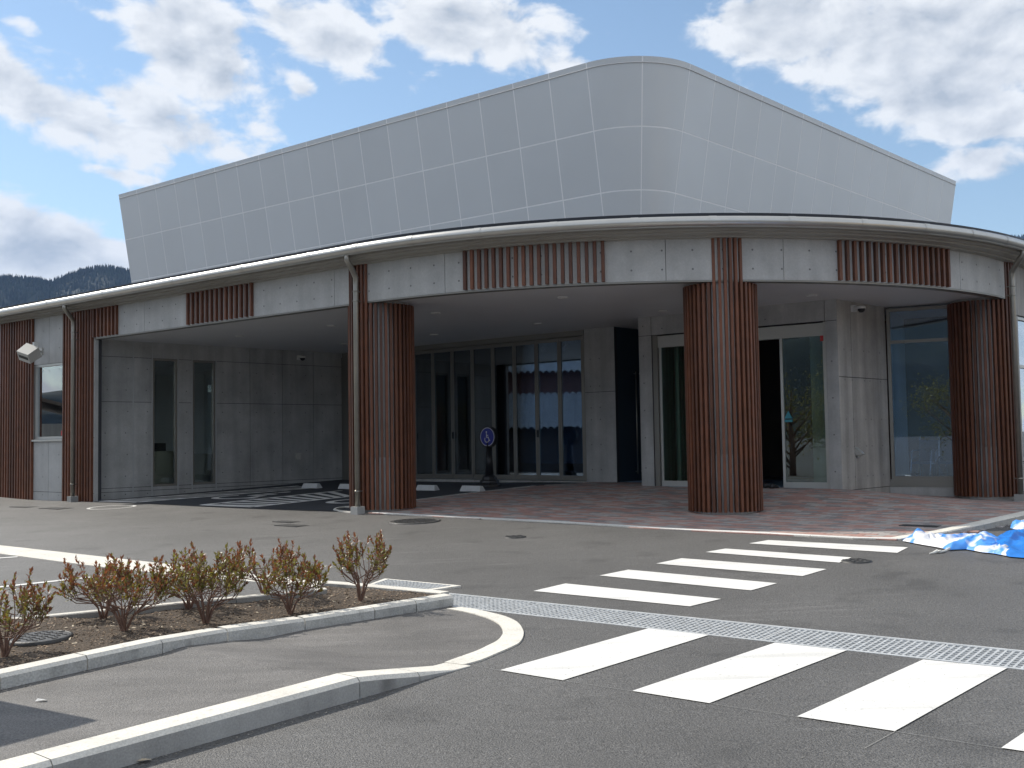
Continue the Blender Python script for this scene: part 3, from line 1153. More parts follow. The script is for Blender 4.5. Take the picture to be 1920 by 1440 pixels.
# rising kerb on the right of the apron; the asphalt outside lies lower
rkk = link('apron_side_kerb', None, None, None, 'structure')
rr2 = resample(RK, 7)
for k in range(6):
    a, b = rr2[k], rr2[k + 1]
    d = (b - a) / np.linalg.norm(b - a)
    n = np.array([-d[1], d[0]])
    n = n if n[0] < 0 else -n
    mb = MB()
    h0, h1 = 0.02 + 0.15 * k / 6, 0.02 + 0.15 * (k + 1) / 6
    kerb_block(mb, a + d * 0.003, b - d * 0.003, n, 0.16, h0, h1, 0.012, mi_top=1)
    fix_normals(mb.build('kerb_stone', [M['kerb'], M['kerb_pale']], rkk))
# rounded flush kerb at the foot of the left column
q = plan([(625, 957), (632, 953.5), (655, 951), (672, 953), (676, 961), (664, 962), (640, 960)])
mb = MB()
qs = smooth_poly(q + [q[0]], 22)
cq = np.mean(qs, axis=0)
for k in range(21):
    a, b = qs[k], qs[k + 1]
    ai, bi_ = cq + (a - cq) * 0.86, cq + (b - cq) * 0.86
    pts = [a, b, bi_, ai]
    mb.box8([xyz(p, zg(*p) - 0.03) for p in pts] + [xyz(p, zg(*p) + 0.022) for p in pts])
fix_normals(mb.build('column_kerb', M['kerb_pale'], None, None, 'structure'))


# ------------------------------------------------------------------ the hall
class Wall:
    def __init__(self, p0, p1, n):
        self.p0 = np.array(p0, float)
        d = np.array(p1, float) - self.p0
        self.L = float(np.linalg.norm(d))
        self.d = d / self.L
        self.n = np.array([-self.d[1], self.d[0]])
        if self.n @ np.array(n) < 0:
            self.n = -self.n

    def pix(self, u, v, off=0.0):
        r = ray(u, v)
        P = self.p0 + self.n * off
        Mx = np.array([[r[0], -self.d[0]], [r[1], -self.d[1]]])
        t, s = np.linalg.solve(Mx, P)
        return s, r[2] * t

    def at(self, s, off=0.0):
        return self.p0 + self.d * s + self.n * off

    def box(self, mb, s0, s1, d0, d1, z0, z1, mi=0):
        mb.box(self.p0, self.d, self.n, s0, s1, d0, d1, z0, z1, mi)


HALL = thing('community_hall', 'grey concrete hall with a round slatted front under a flared grey upper storey', 'building', xyz(C0, -1.0))


def part(name, mb, mats, parent=None, kind=None):
    return mb.build(name, mats, parent or HALL, None, kind)


def shared(name, me, parent, loc, rz=0.0):
    o = link(name, me, parent, loc)
    o.rotation_euler.z = rz
    return o


ZB = -1.45                      # walls run down into the ground
WL = Wall((-8.57, 21.85), (-4.21, 26.34), (1, -1))
WF = Wall((-4.21, 26.34), (2.04, 21.07), (-1, -1))
WE = Wall((2.345, 19.61), (5.32, 17.33), (-1, -1))
WS = Wall((5.32, 17.33), (6.55, 18.60), (1, -1))
WW = Wall((6.567, 18.587), (7.465, 18.153), (-1, -1))
WR = Wall((2.04, 21.07), (2.75, 21.83), (1, -1))


def wall_panels(w, ss, zs, openings, material, back, thick=0.2, gap=0.005, parent=None):
    """cast concrete bays between the joint lines ss and zs, with openings left free; groove depth behind"""
    for i in range(len(ss) - 1):
        for j in range(len(zs) - 1):
            sc, zc = (ss[i] + ss[i + 1]) / 2, (zs[j] + zs[j + 1]) / 2
            if any(a < sc < b and c < zc < d for a, b, c, d in openings):
                continue
            mb = MB()
            w.box(mb, ss[i] + gap, ss[i + 1] - gap, -0.02, 0.0, zs[j] + gap, zs[j + 1] - gap)
            part('concrete_panel', mb, material, parent)
    mb = MB()
    for i in range(len(ss) - 1):
        for j in range(len(zs) - 1):
            sc, zc = (ss[i] + ss[i + 1]) / 2, (zs[j] + zs[j + 1]) / 2
            if any(a < sc < b and c < zc < d for a, b, c, d in openings):
                continue
            w.box(mb, ss[i], ss[i + 1], -thick, -0.014, zs[j], zs[j + 1])
    part('wall_core', mb, back, parent)


def tie_marks(w, pts, r=0.014, off=0.003):
    mb = MB()
    for s, z in pts:
        c = w.at(s, off)
        n = 10
        v = []
        for k in range(n):
            a = 2 * math.pi * k / n
            p = c + w.d * math.cos(a) * r
            v.append((p[0], p[1], z + math.sin(a) * r))
        mb.add(v, [tuple(range(n))])
    part('tie_mark', mb, M['tie'], None, 'stuff')


def window(w, s0, s1, z0, z1, fw=0.05, fd=0.09, material='alu', gl='glass', off=-0.03, mull=(), trans=(), name='window'):
    mb = MB()
    a, b = off - fd, off
    w.box(mb, s0, s0 + fw, a, b, z0, z1)
    w.box(mb, s1 - fw, s1, a, b, z0, z1)
    w.box(mb, s0 + fw, s1 - fw, a, b, z1 - fw, z1)
    w.box(mb, s0 + fw, s1 - fw, a, b, z0, z0 + fw)
    for m_ in mull:
        w.box(mb, m_ - fw / 2, m_ + fw / 2, a + 0.005, b - 0.004, z0 + fw, z1 - fw)
    for t in trans:
        w.box(mb, s0 + fw, s1 - fw, a + 0.003, b - 0.002, t - fw / 2, t + fw / 2)
    f = part(name, mb, M[material])
    ss = [s0 + fw / 2] + list(mull) + [s1 - fw / 2]
    zz = [z0 + fw / 2] + list(trans) + [z1 - fw / 2]
    for i in range(len(ss) - 1):
        for j in range(len(zz) - 1):
            mb = MB()
            w.box(mb, ss[i], ss[i + 1], (a + b) / 2 - 0.003, (a + b) / 2 + 0.003, zz[j], zz[j + 1])
            part('pane', mb, M[gl], f)
    return f


# --- left porch wall with two tall windows
sj = [WL.pix(u, 790)[0] for u in (250, 285.5, 334, 360.5, 405.5, 469, 530, 588)]
zj = WL.pix(300, 754.5)[1]
zp_ = WL.pix(300, 918.5)[1]
w1s = (WL.pix(285.5, 790)[0], WL.pix(334, 790)[0])
w2s = (WL.pix(360.5, 790)[0], WL.pix(405.5, 790)[0])
wz1 = WL.pix(310, 673)[1]
wz0 = WL.pix(310, 911)[1]
SS = [-0.13] + sj + [WL.L]
wall_panels(WL, SS, [ZB, zp_, wz0, zj, wz1, Z_SOF + 0.1], [(w1s[0], w1s[1], wz0, wz1), (w2s[0], w2s[1], wz0, wz1)], M['concrete_in'], M['dark_joint'])
for s in sj[:5]:
    mb = MB()
    WL.box(mb, s - 0.011, s + 0.011, -0.018, 0.004, ZB, Z_SOF)
    part('joint_strip', mb, M['joint'])
for a, b in (w1s, w2s):
    window(WL, a + 0.012, b - 0.012, wz0, wz1, fw=0.045, material='alu', gl='glass_clear', off=-0.015)
pts = []
for s in np.arange(0.25, WL.L, 0.45):
    if any(a - 0.08 < s < b + 0.08 for a, b in (w1s, w2s)):
        continue
    for z in (-1.0, -0.62, -0.17, 0.28, 0.73, 1.18, 1.63):
        pts.append((s + rng.uniform(-.03, .03), z))
tie_marks(WL, pts)

# --- folding glass doors
zh = WF.pix(1040, 633.4)[1]
zt_ = WF.pix(1040, 640)[1]
mull_u = [810.3, 847.8, 886.9, 926.7, 966.6, 1008, 1051.7, 1093]
ms = [WF.pix(u, 780)[0] for u in mull_u]
leaf = (ms[-1] - ms[0]) / 7
s_end = ms[-1]
nleaf = int((s_end - 0.12) / leaf)
mb = MB()
WF.box(mb, 0.0, s_end + 0.04, -0.16, -0.01, zh, Z_SOF + 0.1)
part('door_header', mb, M['alu'])
mb = MB()
WF.box(mb, s_end + 0.012, s_end + 0.06, -0.16, 0.0, ZB, zh)
part('door_jamb', mb, M['alu'])
mb = MB()
WF.box(mb, s_end - nleaf * leaf - 0.06, s_end - nleaf * leaf - 0.012, -0.16, 0.0, ZB, zh)
part('door_jamb', mb, M['alu'])
fz = zg(*WF.at(5)) + 0.06
mb = MB()
WF.box(mb, s_end - nleaf * leaf - 0.06, s_end + 0.06, -0.18, 0.01, ZB, fz - 0.012)
part('door_sill', mb, M['kerb'])
for k in range(nleaf):
    s1 = s_end - k * leaf - 0.004
    s0 = s_end - (k + 1) * leaf + 0.004
    st = 0.042
    mb = MB()
    WF.box(mb, s0, s0 + st, -0.075, -0.03, fz, zh - 0.012)
    WF.box(mb, s1 - st, s1, -0.075, -0.03, fz, zh - 0.012)
    WF.box(mb, s0 + st, s1 - st, -0.075, -0.03, zh - 0.085, zh - 0.012)
    WF.box(mb, s0 + st, s1 - st, -0.075, -0.03, fz, fz + 0.10)
    f = part('folding_door', mb, M['alu'])
    mb = MB()
    WF.box(mb, s0 + st, s1 - st, -0.055, -0.050, fz + 0.10, zh - 0.085)
    part('pane', mb, M['glass'], f)
    if k % 2 == 1:
        mb = MB()
        c = WF.at(s0 + 0.02, -0.02)
        mb.box(c, WF.d, WF.n, -0.012, 0.012, -0.01, 0.03, 0.05, 0.20)
        part('handle', mb, M['black'], f)
# concrete pier right of the folding doors
zpj = WF.pix(1120, 735)[1]
wall_panels(WF, [s_end + 0.06, WF.L], [ZB, zpj, Z_SOF + 0.1], [], M['concrete_in'], M['dark_joint'])
tie_marks(WF, [(s_end + 0.06 + f * (WF.L - s_end - 0.06), z) for f in (0.2, 0.5) for z in (-0.62, -0.12, 0.38, 0.62, 1.05, 1.6)])
# blank strip between the doors and the left wall
mb = MB()
WF.box(mb, -0.05, max(s_end - nleaf * leaf - 0.06, 0.02), -0.2, -0.005, ZB, zh)
part('door_end_panel', mb, M['alu'])
# dark recessed door beside the pier
mb = MB()
WR.box(mb, 0.004, 1.05, -0.06, -0.004, ZB, Z_SOF + 0.1)
dd_ = part('recessed_door', mb, M['dark_door'])
for s_, o_ in ((0.62, 0.05), (0.80, 0.05)):
    mb = MB()
    z0, z1 = -0.72, 1.35
    c = WR.at(s_, o_)
    mb.tube([xyz(c, z0), xyz(c, z1)], 0.014, 8)
    for z in (z0 + 0.05, z1 - 0.05):
        mb.tube([xyz(WR.at(s_, 0.0), z), xyz(c, z)], 0.009, 6)
    part('pull_handle', mb, M['steel'], dd_)
mb = MB()
p0 = WR.at(1.05, -0.03)
mb.box(p0, A, perp, 0.0, 2.2, -0.03, 0.03, ZB, Z_SOF + 0.1)
part('recess_back', mb, M['dark_door'])

# --- entrance wall with the sliding glass doors
e0 = WE.pix(1224, 760)[0]
e1 = WE.pix(1551, 760)[0]
ez1 = WE.pix(1400, 614)[1]
ezh = WE.pix(1480, 633)[1]
efl = zg(*WE.at(1.6)) + 0.015
ej = [WE.pix(u, 600)[0] for u in (1211, 1460)]
wall_panels(WE, [0.0, e0, e1, WE.L], [ZB, ez1, Z_SOF + 0.1], [(e0, e1, -9, ez1)], M['concrete_in'], M['dark_joint'])
tie_marks(WE, [(0.1, z) for z in (-0.55, 0.0, 0.5, 1.0, 1.5, 2.05)] + [(WE.L - 0.11, z) for z in (-0.6, 0.0, 0.6, 1.2)] + [(0.5 + k * 0.5, 1.98) for k in range(5)])
mb = MB()
WE.box(mb, e0 + 0.02, e1 - 0.02, -0.16, -0.05, ezh, ez1 - 0.02)
part('door_header', mb, M['alu_light'])
mb = MB()
WE.box(mb, e0 + 0.004, e0 + 0.10, -0.18, -0.03, ZB, ez1 - 0.004)
part('door_jamb', mb, M['alu'])
mb = MB()
WE.box(mb, e1 - 0.045, e1 - 0.004, -0.18, -0.04, ZB, ez1 - 0.004)
part('door_jamb', mb, M['alu_light'])
es = [WE.pix(u, 770)[0] for u in (1240, 1330, 1424, 1465, 1549)]


def glass_leaf(name, s0, s1, d, stile=0.045, rail=0.10):
    mb = MB()
    WE.box(mb, s0, s0 + stile, d - 0.04, d, efl, ezh)
    WE.box(mb, s1 - stile * 0.5, s1, d - 0.04, d, efl, ezh)
    WE.box(mb, s0 + stile, s1 - stile * 0.5, d - 0.04, d, efl, efl + rail)
    f = part(name, mb, M['alu_light'])
    mb = MB()
    WE.box(mb, s0 + stile, s1 - stile * 0.5, d - 0.023, d - 0.017, efl + rail, ezh)
    part('pane', mb, M['glass_ent'], f)
    return f


glass_leaf('glass_door', e0 + 0.11, es[1], -0.07)
sd = glass_leaf('glass_door', es[3] - 0.03, e1 - 0.05, -0.07)
glass_leaf('sliding_door', es[0] + 0.25, es[2] - 0.05, -0.125)
# stickers on the doors
mb = MB()
s_, z_ = WE.pix(1540, 632)
WE.box(mb, s_ - 0.045, s_ + 0.045, -0.062, -0.058, z_ - 0.06, z_ + 0.06)
part('red_sticker', mb, M['red'])
s_, z_ = WE.pix(1475, 779)
mb = MB()
c = lambda s, z: xyz(WE.at(s, -0.068), z)
mb.add([c(s_ - .07, z_ - .05), c(s_ + .07, z_ - .05), c(s_, z_ + .08)], [(0, 1, 2)])
mb.add([c(s_ - .07, z_ - .11), c(s_ + .07, z_ - .11), c(s_ + .07, z_ - .07), c(s_ - .07, z_ - .07)], [(0, 1, 2, 3)])
part('teal_sticker', mb, M['teal'], sd)

# --- side wall with the tap
zsj = WS.pix(1620, 709)[1]
zsp = WS.pix(1620, 916.5)[1]
wall_panels(WS, [0.0, WS.pix(1601, 800)[0], WS.L], [ZB, zsp, zsj, Z_SOF + 0.1], [], M['concrete_warm'], M['dark_joint'])
tie_marks(WS, [(s, z) for s in (0.2, 0.45, 0.9, 1.1, 1.5) for z in (-0.7, -0.2, 0.25, 0.9, 1.4)])
# --- tall window at the right of the porch
ww_t = WW.pix(1720, 574)[1]
ww_m = WW.pix(1720, 639)[1]
ww_b = WW.pix(1720, 899)[1]
ww_p = WW.pix(1720, 913)[1]
window(WW, 0.0, WW.L + 0.06, ww_b, Z_SOF - 0.015, fw=0.055, material='alu', off=0.0, trans=(ww_m,))
mb = MB()
WW.box(mb, -0.05, WW.L + 0.12, -0.12, 0.01, ww_p, ww_b)
part('window_apron', mb, M['alu'])
mb = MB()
WW.box(mb, -0.15, WW.L + 0.3, -0.2, 0.02, ZB, ww_p - 0.004)
part('plinth', mb, M['concrete_in'])
mb = MB()
WW.box(mb, WW.L + 0.064, WW.L + 0.35, -0.2, -0.01, ww_p, Z_SOF)
part('window_post', mb, M['concrete_in'])

# --- soffit of the porch
S_L = -21.0
S_R = LARC + 9.0


def strip_surface(ss, f_out, f_in, name, material, parent=None):
    mb = MB()
    v = []
    for s in ss:
        v += [f_out(s), f_in(s)]
    n = len(ss)
    mb.add(v, [(2 * i, 2 * i + 1, 2 * i + 3, 2 * i + 2) for i in range(n - 1)])
    o = part(name, mb, material, parent)
    return o


svals = list(np.linspace(S_L, 0, 27)) + list(np.linspace(0, LARC, 49))[1:] + list(np.linspace(LARC, S_R, 10))[1:]
strip_surface(svals, lambda s: xyz(path(s, -0.16)[0], Z_SOF + 0.012), lambda s: xyz(path(s, -RF + 0.05)[0], Z_SOF + 0.012), 'soffit', M['soffit'])
# downlights
for (u, v) in [(449, 631), (621, 611.5), (646, 645.5), (817, 587.5), (814, 628), (1055, 558.5), (1008, 607.5), (1243, 583.6), (1522, 554.5)]:
    p = at_z(u, v, Z_SOF)
    mb = MB()
    mb.lathe([(0.085, 0.014), (0.085, -0.004), (0.062, -0.006), (0.058, 0.010)], (p[0], p[1], Z_SOF), 20)
    f = part('downlight', mb, M['white'])
    mb = MB()
    mb.lathe([(0.056, 0.004), (0.056, 0.002)], (p[0], p[1], Z_SOF), 16)
    part('lens', mb, M['white'], f)

sA_ = s_of(177, 600) + 0.02
# --- fascia: curved concrete bays between joints, drip trim, tie marks
J_U = [(222, 600), (271, 595), (353.5, 583), (476, 565), (627, 545), (834, 510), (871, 508), (1135, 490), (1248, 485), (1469, 487), (1570, 490), (1776, 500), (1800, 505)]
js = [s_of(u, v) for u, v in J_U]
COLS = {}


def col_s(u, v):
    """arc length of the column whose axis is seen at u"""
    lo, hi = -16.0, LARC + 2
    d = ray(u, v)
    a = math.atan2(d[0], d[1])
    for _ in range(60):
        mid = (lo + hi) / 2
        p = path(mid, -0.47)[0]
        if math.atan2(p[0], p[1]) < a:
            lo = mid
        else:
            hi = mid
    return (lo + hi) / 2


c_s = [col_s(716, 750), col_s(1355, 750), col_s(1846, 750)]
bounds = [sA_] + [s_of(271, 595), s_of(414, 575), s_of(627, 545), c_s[0], s_of(834, 510), s_of(1000, 500), s_of(1248, 485), c_s[1], s_of(1469, 487), s_of(1670, 495), s_of(1800, 505), c_s[2]]
bounds = sorted(bounds)


def arc_slab(s0, s1, d0, d1, z0, z1, material, name, parent=None, n=None):
    n = n or max(2, int((s1 - s0) / 0.25))
    ss = np.linspace(s0, s1, n + 1)
    mb = MB()
    v = []
    for s in ss:
        for d, z in ((d1, z0), (d1, z1), (d0, z1), (d0, z0)):
            v.append(xyz(path(s, d)[0], z))
    f = []
    for i in range(n):
        for k in range(4):
            a, b = 4 * i + k, 4 * i + (k + 1) % 4
            f.append((a, b, b + 4, a + 4))
    f += [(3, 2, 1, 0), (4 * n, 4 * n + 1, 4 * n + 2, 4 * n + 3)]
    mb.add(v, f)
    return fix_normals(part(name, mb, material, parent))


for a, b in zip(bounds[:-1], bounds[1:]):
    arc_slab(a + 0.004, b - 0.004, -0.16, 0.0, Z_SOF + 0.004, Z_FT + 0.03, M['concrete'], 'fascia_panel')
arc_slab(bounds[0], bounds[-1], -0.14, -0.012, Z_SOF + 0.01, Z_FT + 0.02, M['dark_joint'], 'fascia_backing', None, 60)
arc_slab(bounds[0], bounds[-1], -0.155, 0.004, Z_SOF - 0.022, Z_SOF + 0.001, M['alu'], 'drip_trim', None, 60)
mb = MB()
for k in range(60):
    s = bounds[0] + 0.22 + k * 0.43
    if s > bounds[-1] - 0.1:
        break
    for z in (2.36, 2.63):
        p, n = path(s, 0.003)
        t = np.array([-n[1], n[0]])
        v = []
        for j in range(10):
            a = 2 * math.pi * j / 10
            q = p + t * math.cos(a) * 0.015
            v.append((q[0], q[1], z + math.sin(a) * 0.015))
        mb.add(v, [tuple(range(10))])
part('tie_mark', mb, M['tie'], None, 'stuff')

# --- wooden slats on the fascia and on the flat wall at the left
SW, SDp = 0.047, 0.058


def slat_mesh(z0, z1, w=SW, d=SDp):
    mb = MB()
    c = 0.004
    prof = [(-w / 2, 0), (w / 2, 0), (w / 2, d - c), (w / 2 - c, d), (-w / 2 + c, d), (-w / 2, d - c)]
    n = len(prof)
    v = [(x, y, z0) for x, y in prof] + [(x, y, z1) for x, y in prof]
    mb.add(v, [(i, (i + 1) % n, (i + 1) % n + n, i + n) for i in range(n)] + [tuple(range(n))[::-1], tuple(range(n, 2 * n))])
    return mb.mesh('slat', M['slat'])


me_f = slat_mesh(Z_SOF + 0.012, Z_FT + 0.012)


def put_slat(me, s, off=0.001):
    p, n = path(s, off)
    rz = math.atan2(n[1], n[0]) - math.pi / 2
    return shared('slat', me, HALL, xyz(p, 0), rz)


def slat_run(u0, u1, v0, v1, n, me):
    a, b = s_of(u0, v0), s_of(u1, v1)
    a, b = a + SW / 2, b - SW / 2
    for k in range(n):
        put_slat(me, a + (b - a) * k / (n - 1))


slat_run(353.4, 475.5, 583, 566, 14, me_f)
slat_run(871, 1134, 510, 492, 19, me_f)
slat_run(1570, 1776, 490, 503, 18, me_f)
sA = s_of(176, 637)
me_full = slat_mesh(zg(*path(s_of(63, 934), 0)[0]) - 0.02, Z_FT + 0.012)
# slats right of the porch corner hang on the fascia only
s0_, s1_ = s_of(177, 600), s_of(222, 600)
for k in range(7):
    put_slat(me_f, s0_ + SW / 2 + 0.02 + (s1_ - s0_ - SW - 0.02) * k / 6)
s0_ = s_of(121.5, 760)
for k in range(11):
    put_slat(me_full, s0_ + SW / 2 + (sA - s0_ - SW) * k / 10)
s0_, s1_ = s_of(4, 760), s_of(63.5, 760)
for k in range(13):
    put_slat(me_full, s0_ + SW / 2 + (s1_ - s0_ - SW) * k / 12)


# --- flat wall at the left of the porch
class PathWall(Wall):
    pass


WA = Wall(path(-14.0)[0], path(-0.5)[0], NA)
sW = lambda u, v: WA.pix(u, v)
a0 = sW(-120, 760)[0]
a1, a2, a3 = sW(63.5, 760)[0], sW(120.5, 760)[0], sW(176, 760)[0]
zw1, zw0 = sW(92, 682)[1], sW(92, 823)[1]
zpl = sW(92, 922.5)[1]
zcap = Z_FT + 0.03
aL = sW(4, 760)[0]
wall_panels(WA, [0.5, aL, a1, (a1 + a2) / 2, a2, a3 + 0.015], [ZB, zpl, zw0, zw1, zcap], [(a1, a2, zw0, zw1), (0.5, aL, zw0, zw1)], M['concrete'], M['dark_joint'], 0.16)
window(WA, a1 + 0.01, a2 - 0.01, zw0, zw1, fw=0.05, material='alu_light', gl='glass_sky', off=-0.02)
window(WA, 0.6, aL - 0.01, zw0, zw1, fw=0.05, material='alu_light', gl='glass_sky', off=-0.02, mull=[aL - 1.4, aL - 2.8])
tie_marks(WA, [(a1 + f * (a2 - a1), z) for f in (0.32, 0.84) for z in (-1.0, -0.62, -0.15, 1.65, 2.1, 2.5)])
mb = MB()
WA.box(mb, a1 + 0.002, a2 - 0.002, -0.02, 0.05, zw0 - 0.05, zw0 - 0.01)
part('window_sill', mb, M['alu_light'])
mb = MB()
s_, z_ = sW(115, 812)
WA.box(mb, s_ - 0.05, s_ + 0.05, -0.026, -0.021, z_ - 0.05, z_ + 0.05)
part('red_sticker', mb, M['red'])
mb = MB()
WA.box(mb, a3 + 0.016, a3 + 0.03, -0.08, -0.003, ZB, Z_SOF)
part('corner_return', mb, M['concrete'])

# --- slatted round columns
NS = 41
RC = 0.53
col_centres = []
for ci, s in enumerate(c_s):
    p, n = path(s, -0.47)
    col_centres.append(p)
    zb = zg(*(p + n * 0.5))
    mb = MB()
    mb.lathe([(RC - 0.072, zb - 0.25), (RC - 0.072, zb + 0.85), (RC - 0.076, zb + 0.853), (RC - 0.076, zb + 0.858), (RC - 0.072, zb + 0.861), (RC - 0.072, Z_FT + 0.015)], (p[0], p[1], 0), 48)
    core = part('column', mb, M['concrete'])
    core.location = Vector(xyz(p, 0)) - HALL.location
    core.data.transform(Matrix.Translation((-p[0], -p[1], 0)))
    me_hi = slat_mesh(zb + 0.05, Z_FT + 0.012, 0.041, 0.074)
    me_lo = slat_mesh(zb + 0.05, Z_SOF - 0.03, 0.041, 0.074)
    for k in range(NS):
        a = 2 * math.pi * (k + 0.5) / NS
        q = p + np.array([math.cos(a), math.sin(a)]) * (RC - 0.074)
        tip = p + np.array([math.cos(a), math.sin(a)]) * RC
        # does the tip stand clear of the fascia face?
        rel = tip - (C0 if 0 < s < LARC else path(s)[0])
        if s <= 0:
            clear = (tip - T0) @ NA > 0.0 or np.linalg.norm(tip - C0) > RF and (tip - T0) @ A > 0
        elif s >= LARC:
            clear = (tip - C0) @ NB > RF
        else:
            clear = np.linalg.norm(tip - C0) > RF
        facing = np.array([math.cos(a), math.sin(a)]) @ (-p / np.linalg.norm(p))
        if facing < -0.55:
            continue
        shared('slat', me_hi if clear else me_lo, core, xyz(q, 0), a - math.pi / 2)

# --- eave, gutter, roof
OV = 0.40
NSEG = 0.22


def eave_strip(name, prof, material, s0=S_L, s1=S_R, step=0.25, closed=False):
    n = int((s1 - s0) / step)
    ss = np.linspace(s0, s1, n + 1)
    k = len(prof)
    mb = MB()
    v = []
    for s in ss:
        for d, z in prof:
            v.append(xyz(path(s, d)[0], z))
    f = []
    for i in range(n):
        for j in range(k if closed else k - 1):
            a, b = k * i + j, k * i + (j + 1) % k
            f.append((a, b, b + k, a + k))
    mb.add(v, f, 0, False)
    return part(name, mb, material)


eave_strip('eave_soffit', [(-0.05, Z_FT), (0.12, Z_FT), (0.12, Z_FT + 0.022), (0.27, Z_FT + 0.03), (0.27, Z_FT + 0.05), (OV - 0.03, Z_FT + 0.055), (OV - 0.03, Z_FT + 0.26)], M['eave'])
GR = 0.072
ZGU = 2.945
gj = [S_L, -16.0, -13.4, -11.2, -9.0, -6.9, -4.6, -2.6, -0.9, 0.15, 1.15, 2.2, 3.25, 4.3, 5.3, 6.35, 7.4, 8.45, 9.4, 10.3, 11.15, 12.2, 14.5, 17.0, S_R]
gut_me = []
for a, b in zip(gj[:-1], gj[1:]):
    prof = []
    for k in range(13):
        t = math.radians(200 - 220 * k / 12) if False else math.radians(-10 - 160 * k / 12)
        prof.append((OV + 0.055 + GR * math.cos(t), ZGU + GR * math.sin(t)))
    # half round trough with a rolled front lip
    lip = [(OV + 0.055 + GR * math.cos(math.radians(t)), ZGU + GR * math.sin(math.radians(t))) for t in (62, 45, 30, 15, 0)]
    prof = lip + prof
    prof += [(OV - 0.026, ZGU + 0.03)]
    n = max(2, int((b - a) / 0.14))
    ss = np.linspace(a + 0.003, b - 0.003, n + 1)
    mb = MB()
    k = len(prof)
    v = [xyz(path(s, d)[0], z) for s in ss for d, z in prof]
    f = [(k * i + j, k * i + j + 1, k * i + j + 1 + k, k * i + j + k) for i in range(n) for j in range(k - 1)]
    mb.add(v, f, 0, True)
    g = part('gutter', mb, M['steel'])
    # joint sleeve
    ss = np.linspace(b - 0.05, b + 0.05, 3)
    mb = MB()
    prof2 = [(OV + 0.055 + (GR + 0.004) * math.cos(math.radians(t)), ZGU + (GR + 0.004) * math.sin(math.radians(t))) for t in range(60, -175, -15)]
    k = len(prof2)
    v = [xyz(path(s, d)[0], z) for s in ss for d, z in prof2]
    f = [(k * i + j, k * i + j + 1, k * i + j + 1 + k, k * i + j + k) for i in range(2) for j in range(k - 1)]
    mb.add(v, f, 0, True)
    part('gutter_sleeve', mb, M['steel'], g)
eave_strip('gutter_bead', [(OV + 0.005, ZGU - GR - 0.002), (OV + 0.06, ZGU - GR - 0.012), (OV + 0.075, ZGU - GR - 0.006), (OV + 0.07, ZGU - GR + 0.004)], M['alu_light'])
ZR = 3.062
eave_strip('roof', [(OV - 0.02, ZR - 0.16), (OV + 0.03, ZR - 0.10), (OV + 0.035, ZR), (OV - 0.1, ZR + 0.012), (-2.5, ZR + 0.16), (-RF + 0.05, ZR + 0.42)], M['roof'])
q = [C0 + A * -21.0, C0 + A * 0.0, C0 + B * 9.0 + NB * 0.0, C0 + B * 16, C0 + B * 16 - A * 16]
mb = MB()
mb.add([xyz(p, ZR + 0.41) for p in q], [tuple(range(5))])
part('flat_roof', mb, M['roof'])


# --- downpipes
def downpipe(u_top, u_pipe, v_bot, side, off=0.16, z_br=(2.35, 2.2, -0.75)):
    st = s_of(u_top, 560, OV)
    sp = s_of(u_pipe, 760, off)
    P = lambda s, d, z: xyz(path(s, d)[0], z)
    zb = zg(*path(sp, off)[0])
    mb = MB()
    r = 0.044
    mb.tube([P(st, OV + 0.04, ZGU - 0.05), P(st, OV + 0.04, 2.80), P(st + (sp - st) * 0.1, OV * 0.95, 2.735), P(st + (sp - st) * 0.85, off + 0.05, 2.63), P(sp, off, 2.565), P(sp, off, 2.45), P(sp, off, zb + 0.10)], [r, r, r, r, r, r * 0.98, r * 0.98], 14)
    o = part('downpipe', mb, M['pipe'])
    for z in z_br:
        mb = MB()
        p, n = path(sp, off)
        t = np.array([-n[1], n[0]])
        mb.tube([P(sp, off - 0.1, z), P(sp, off, z)], 0.009, 6)
        mb.lathe([(r + 0.005, -0.012), (r + 0.005, 0.012)], xyz(p, z), 14)
        part('pipe_bracket', mb, M['pipe'], o)
    mb = MB()
    for z0, z1 in ((2.44, 2.52), (2.70, 2.78)):
        pass
    p, n = path(sp, off)
    t = np.array([-n[1], n[0]])
    mb.box(p, t, n, -0.075, 0.075, -0.08, 0.08, zb - 0.06, zb + 0.115)
    part('pipe_footing', mb, M['kerb_front'], o)


downpipe(125, 137, 940, 1)
downpipe(655, 669, 955, 1, 0.17)
downpipe(1916, 1907, 935, 1, 0.17)

# --- plain wall and window beyond the right column (edge of the picture)
sR0 = c_s[2] + 0.30
WB = Wall(path(LARC + 0.45)[0], path(LARC + 8.5)[0], NB)
wall_panels(WB, [0.0, 0.25, 2.0, 8.0], [ZB, -0.5, 1.95, zcap], [(0.25, 2.0, -0.5, 1.95)], M['concrete_warm'], M['dark_joint'], 0.16)
window(WB, 0.26, 1.99, -0.49, 1.94, material='alu_light', trans=(1.1,))

# --- flared upper storey clad in panels
ZT = 7.28
PT = [at_z(222, 365, 1.0)[:2] * ZT, at_z(1099.8, 117.4, 1.0)[:2] * ZT, at_z(1295.5, 120, 1.0)[:2] * ZT, at_z(1793, 340, 1.0)[:2] * ZT]
dL = (PT[1] - PT[0]) / np.linalg.norm(PT[1] - PT[0])
dR = (PT[3] - PT[2]) / np.linalg.norm(PT[3] - PT[2])
nL = np.array([dL[1], -dL[0]])
nL = nL if nL[1] < 0 else -nL
nR = np.array([dR[1], -dR[0]])
nR = nR if nR[0] > 0 else -nR
turn = math.acos(float(nL @ nR))
mid_n = (nL + nR) / np.linalg.norm(nL + nR)
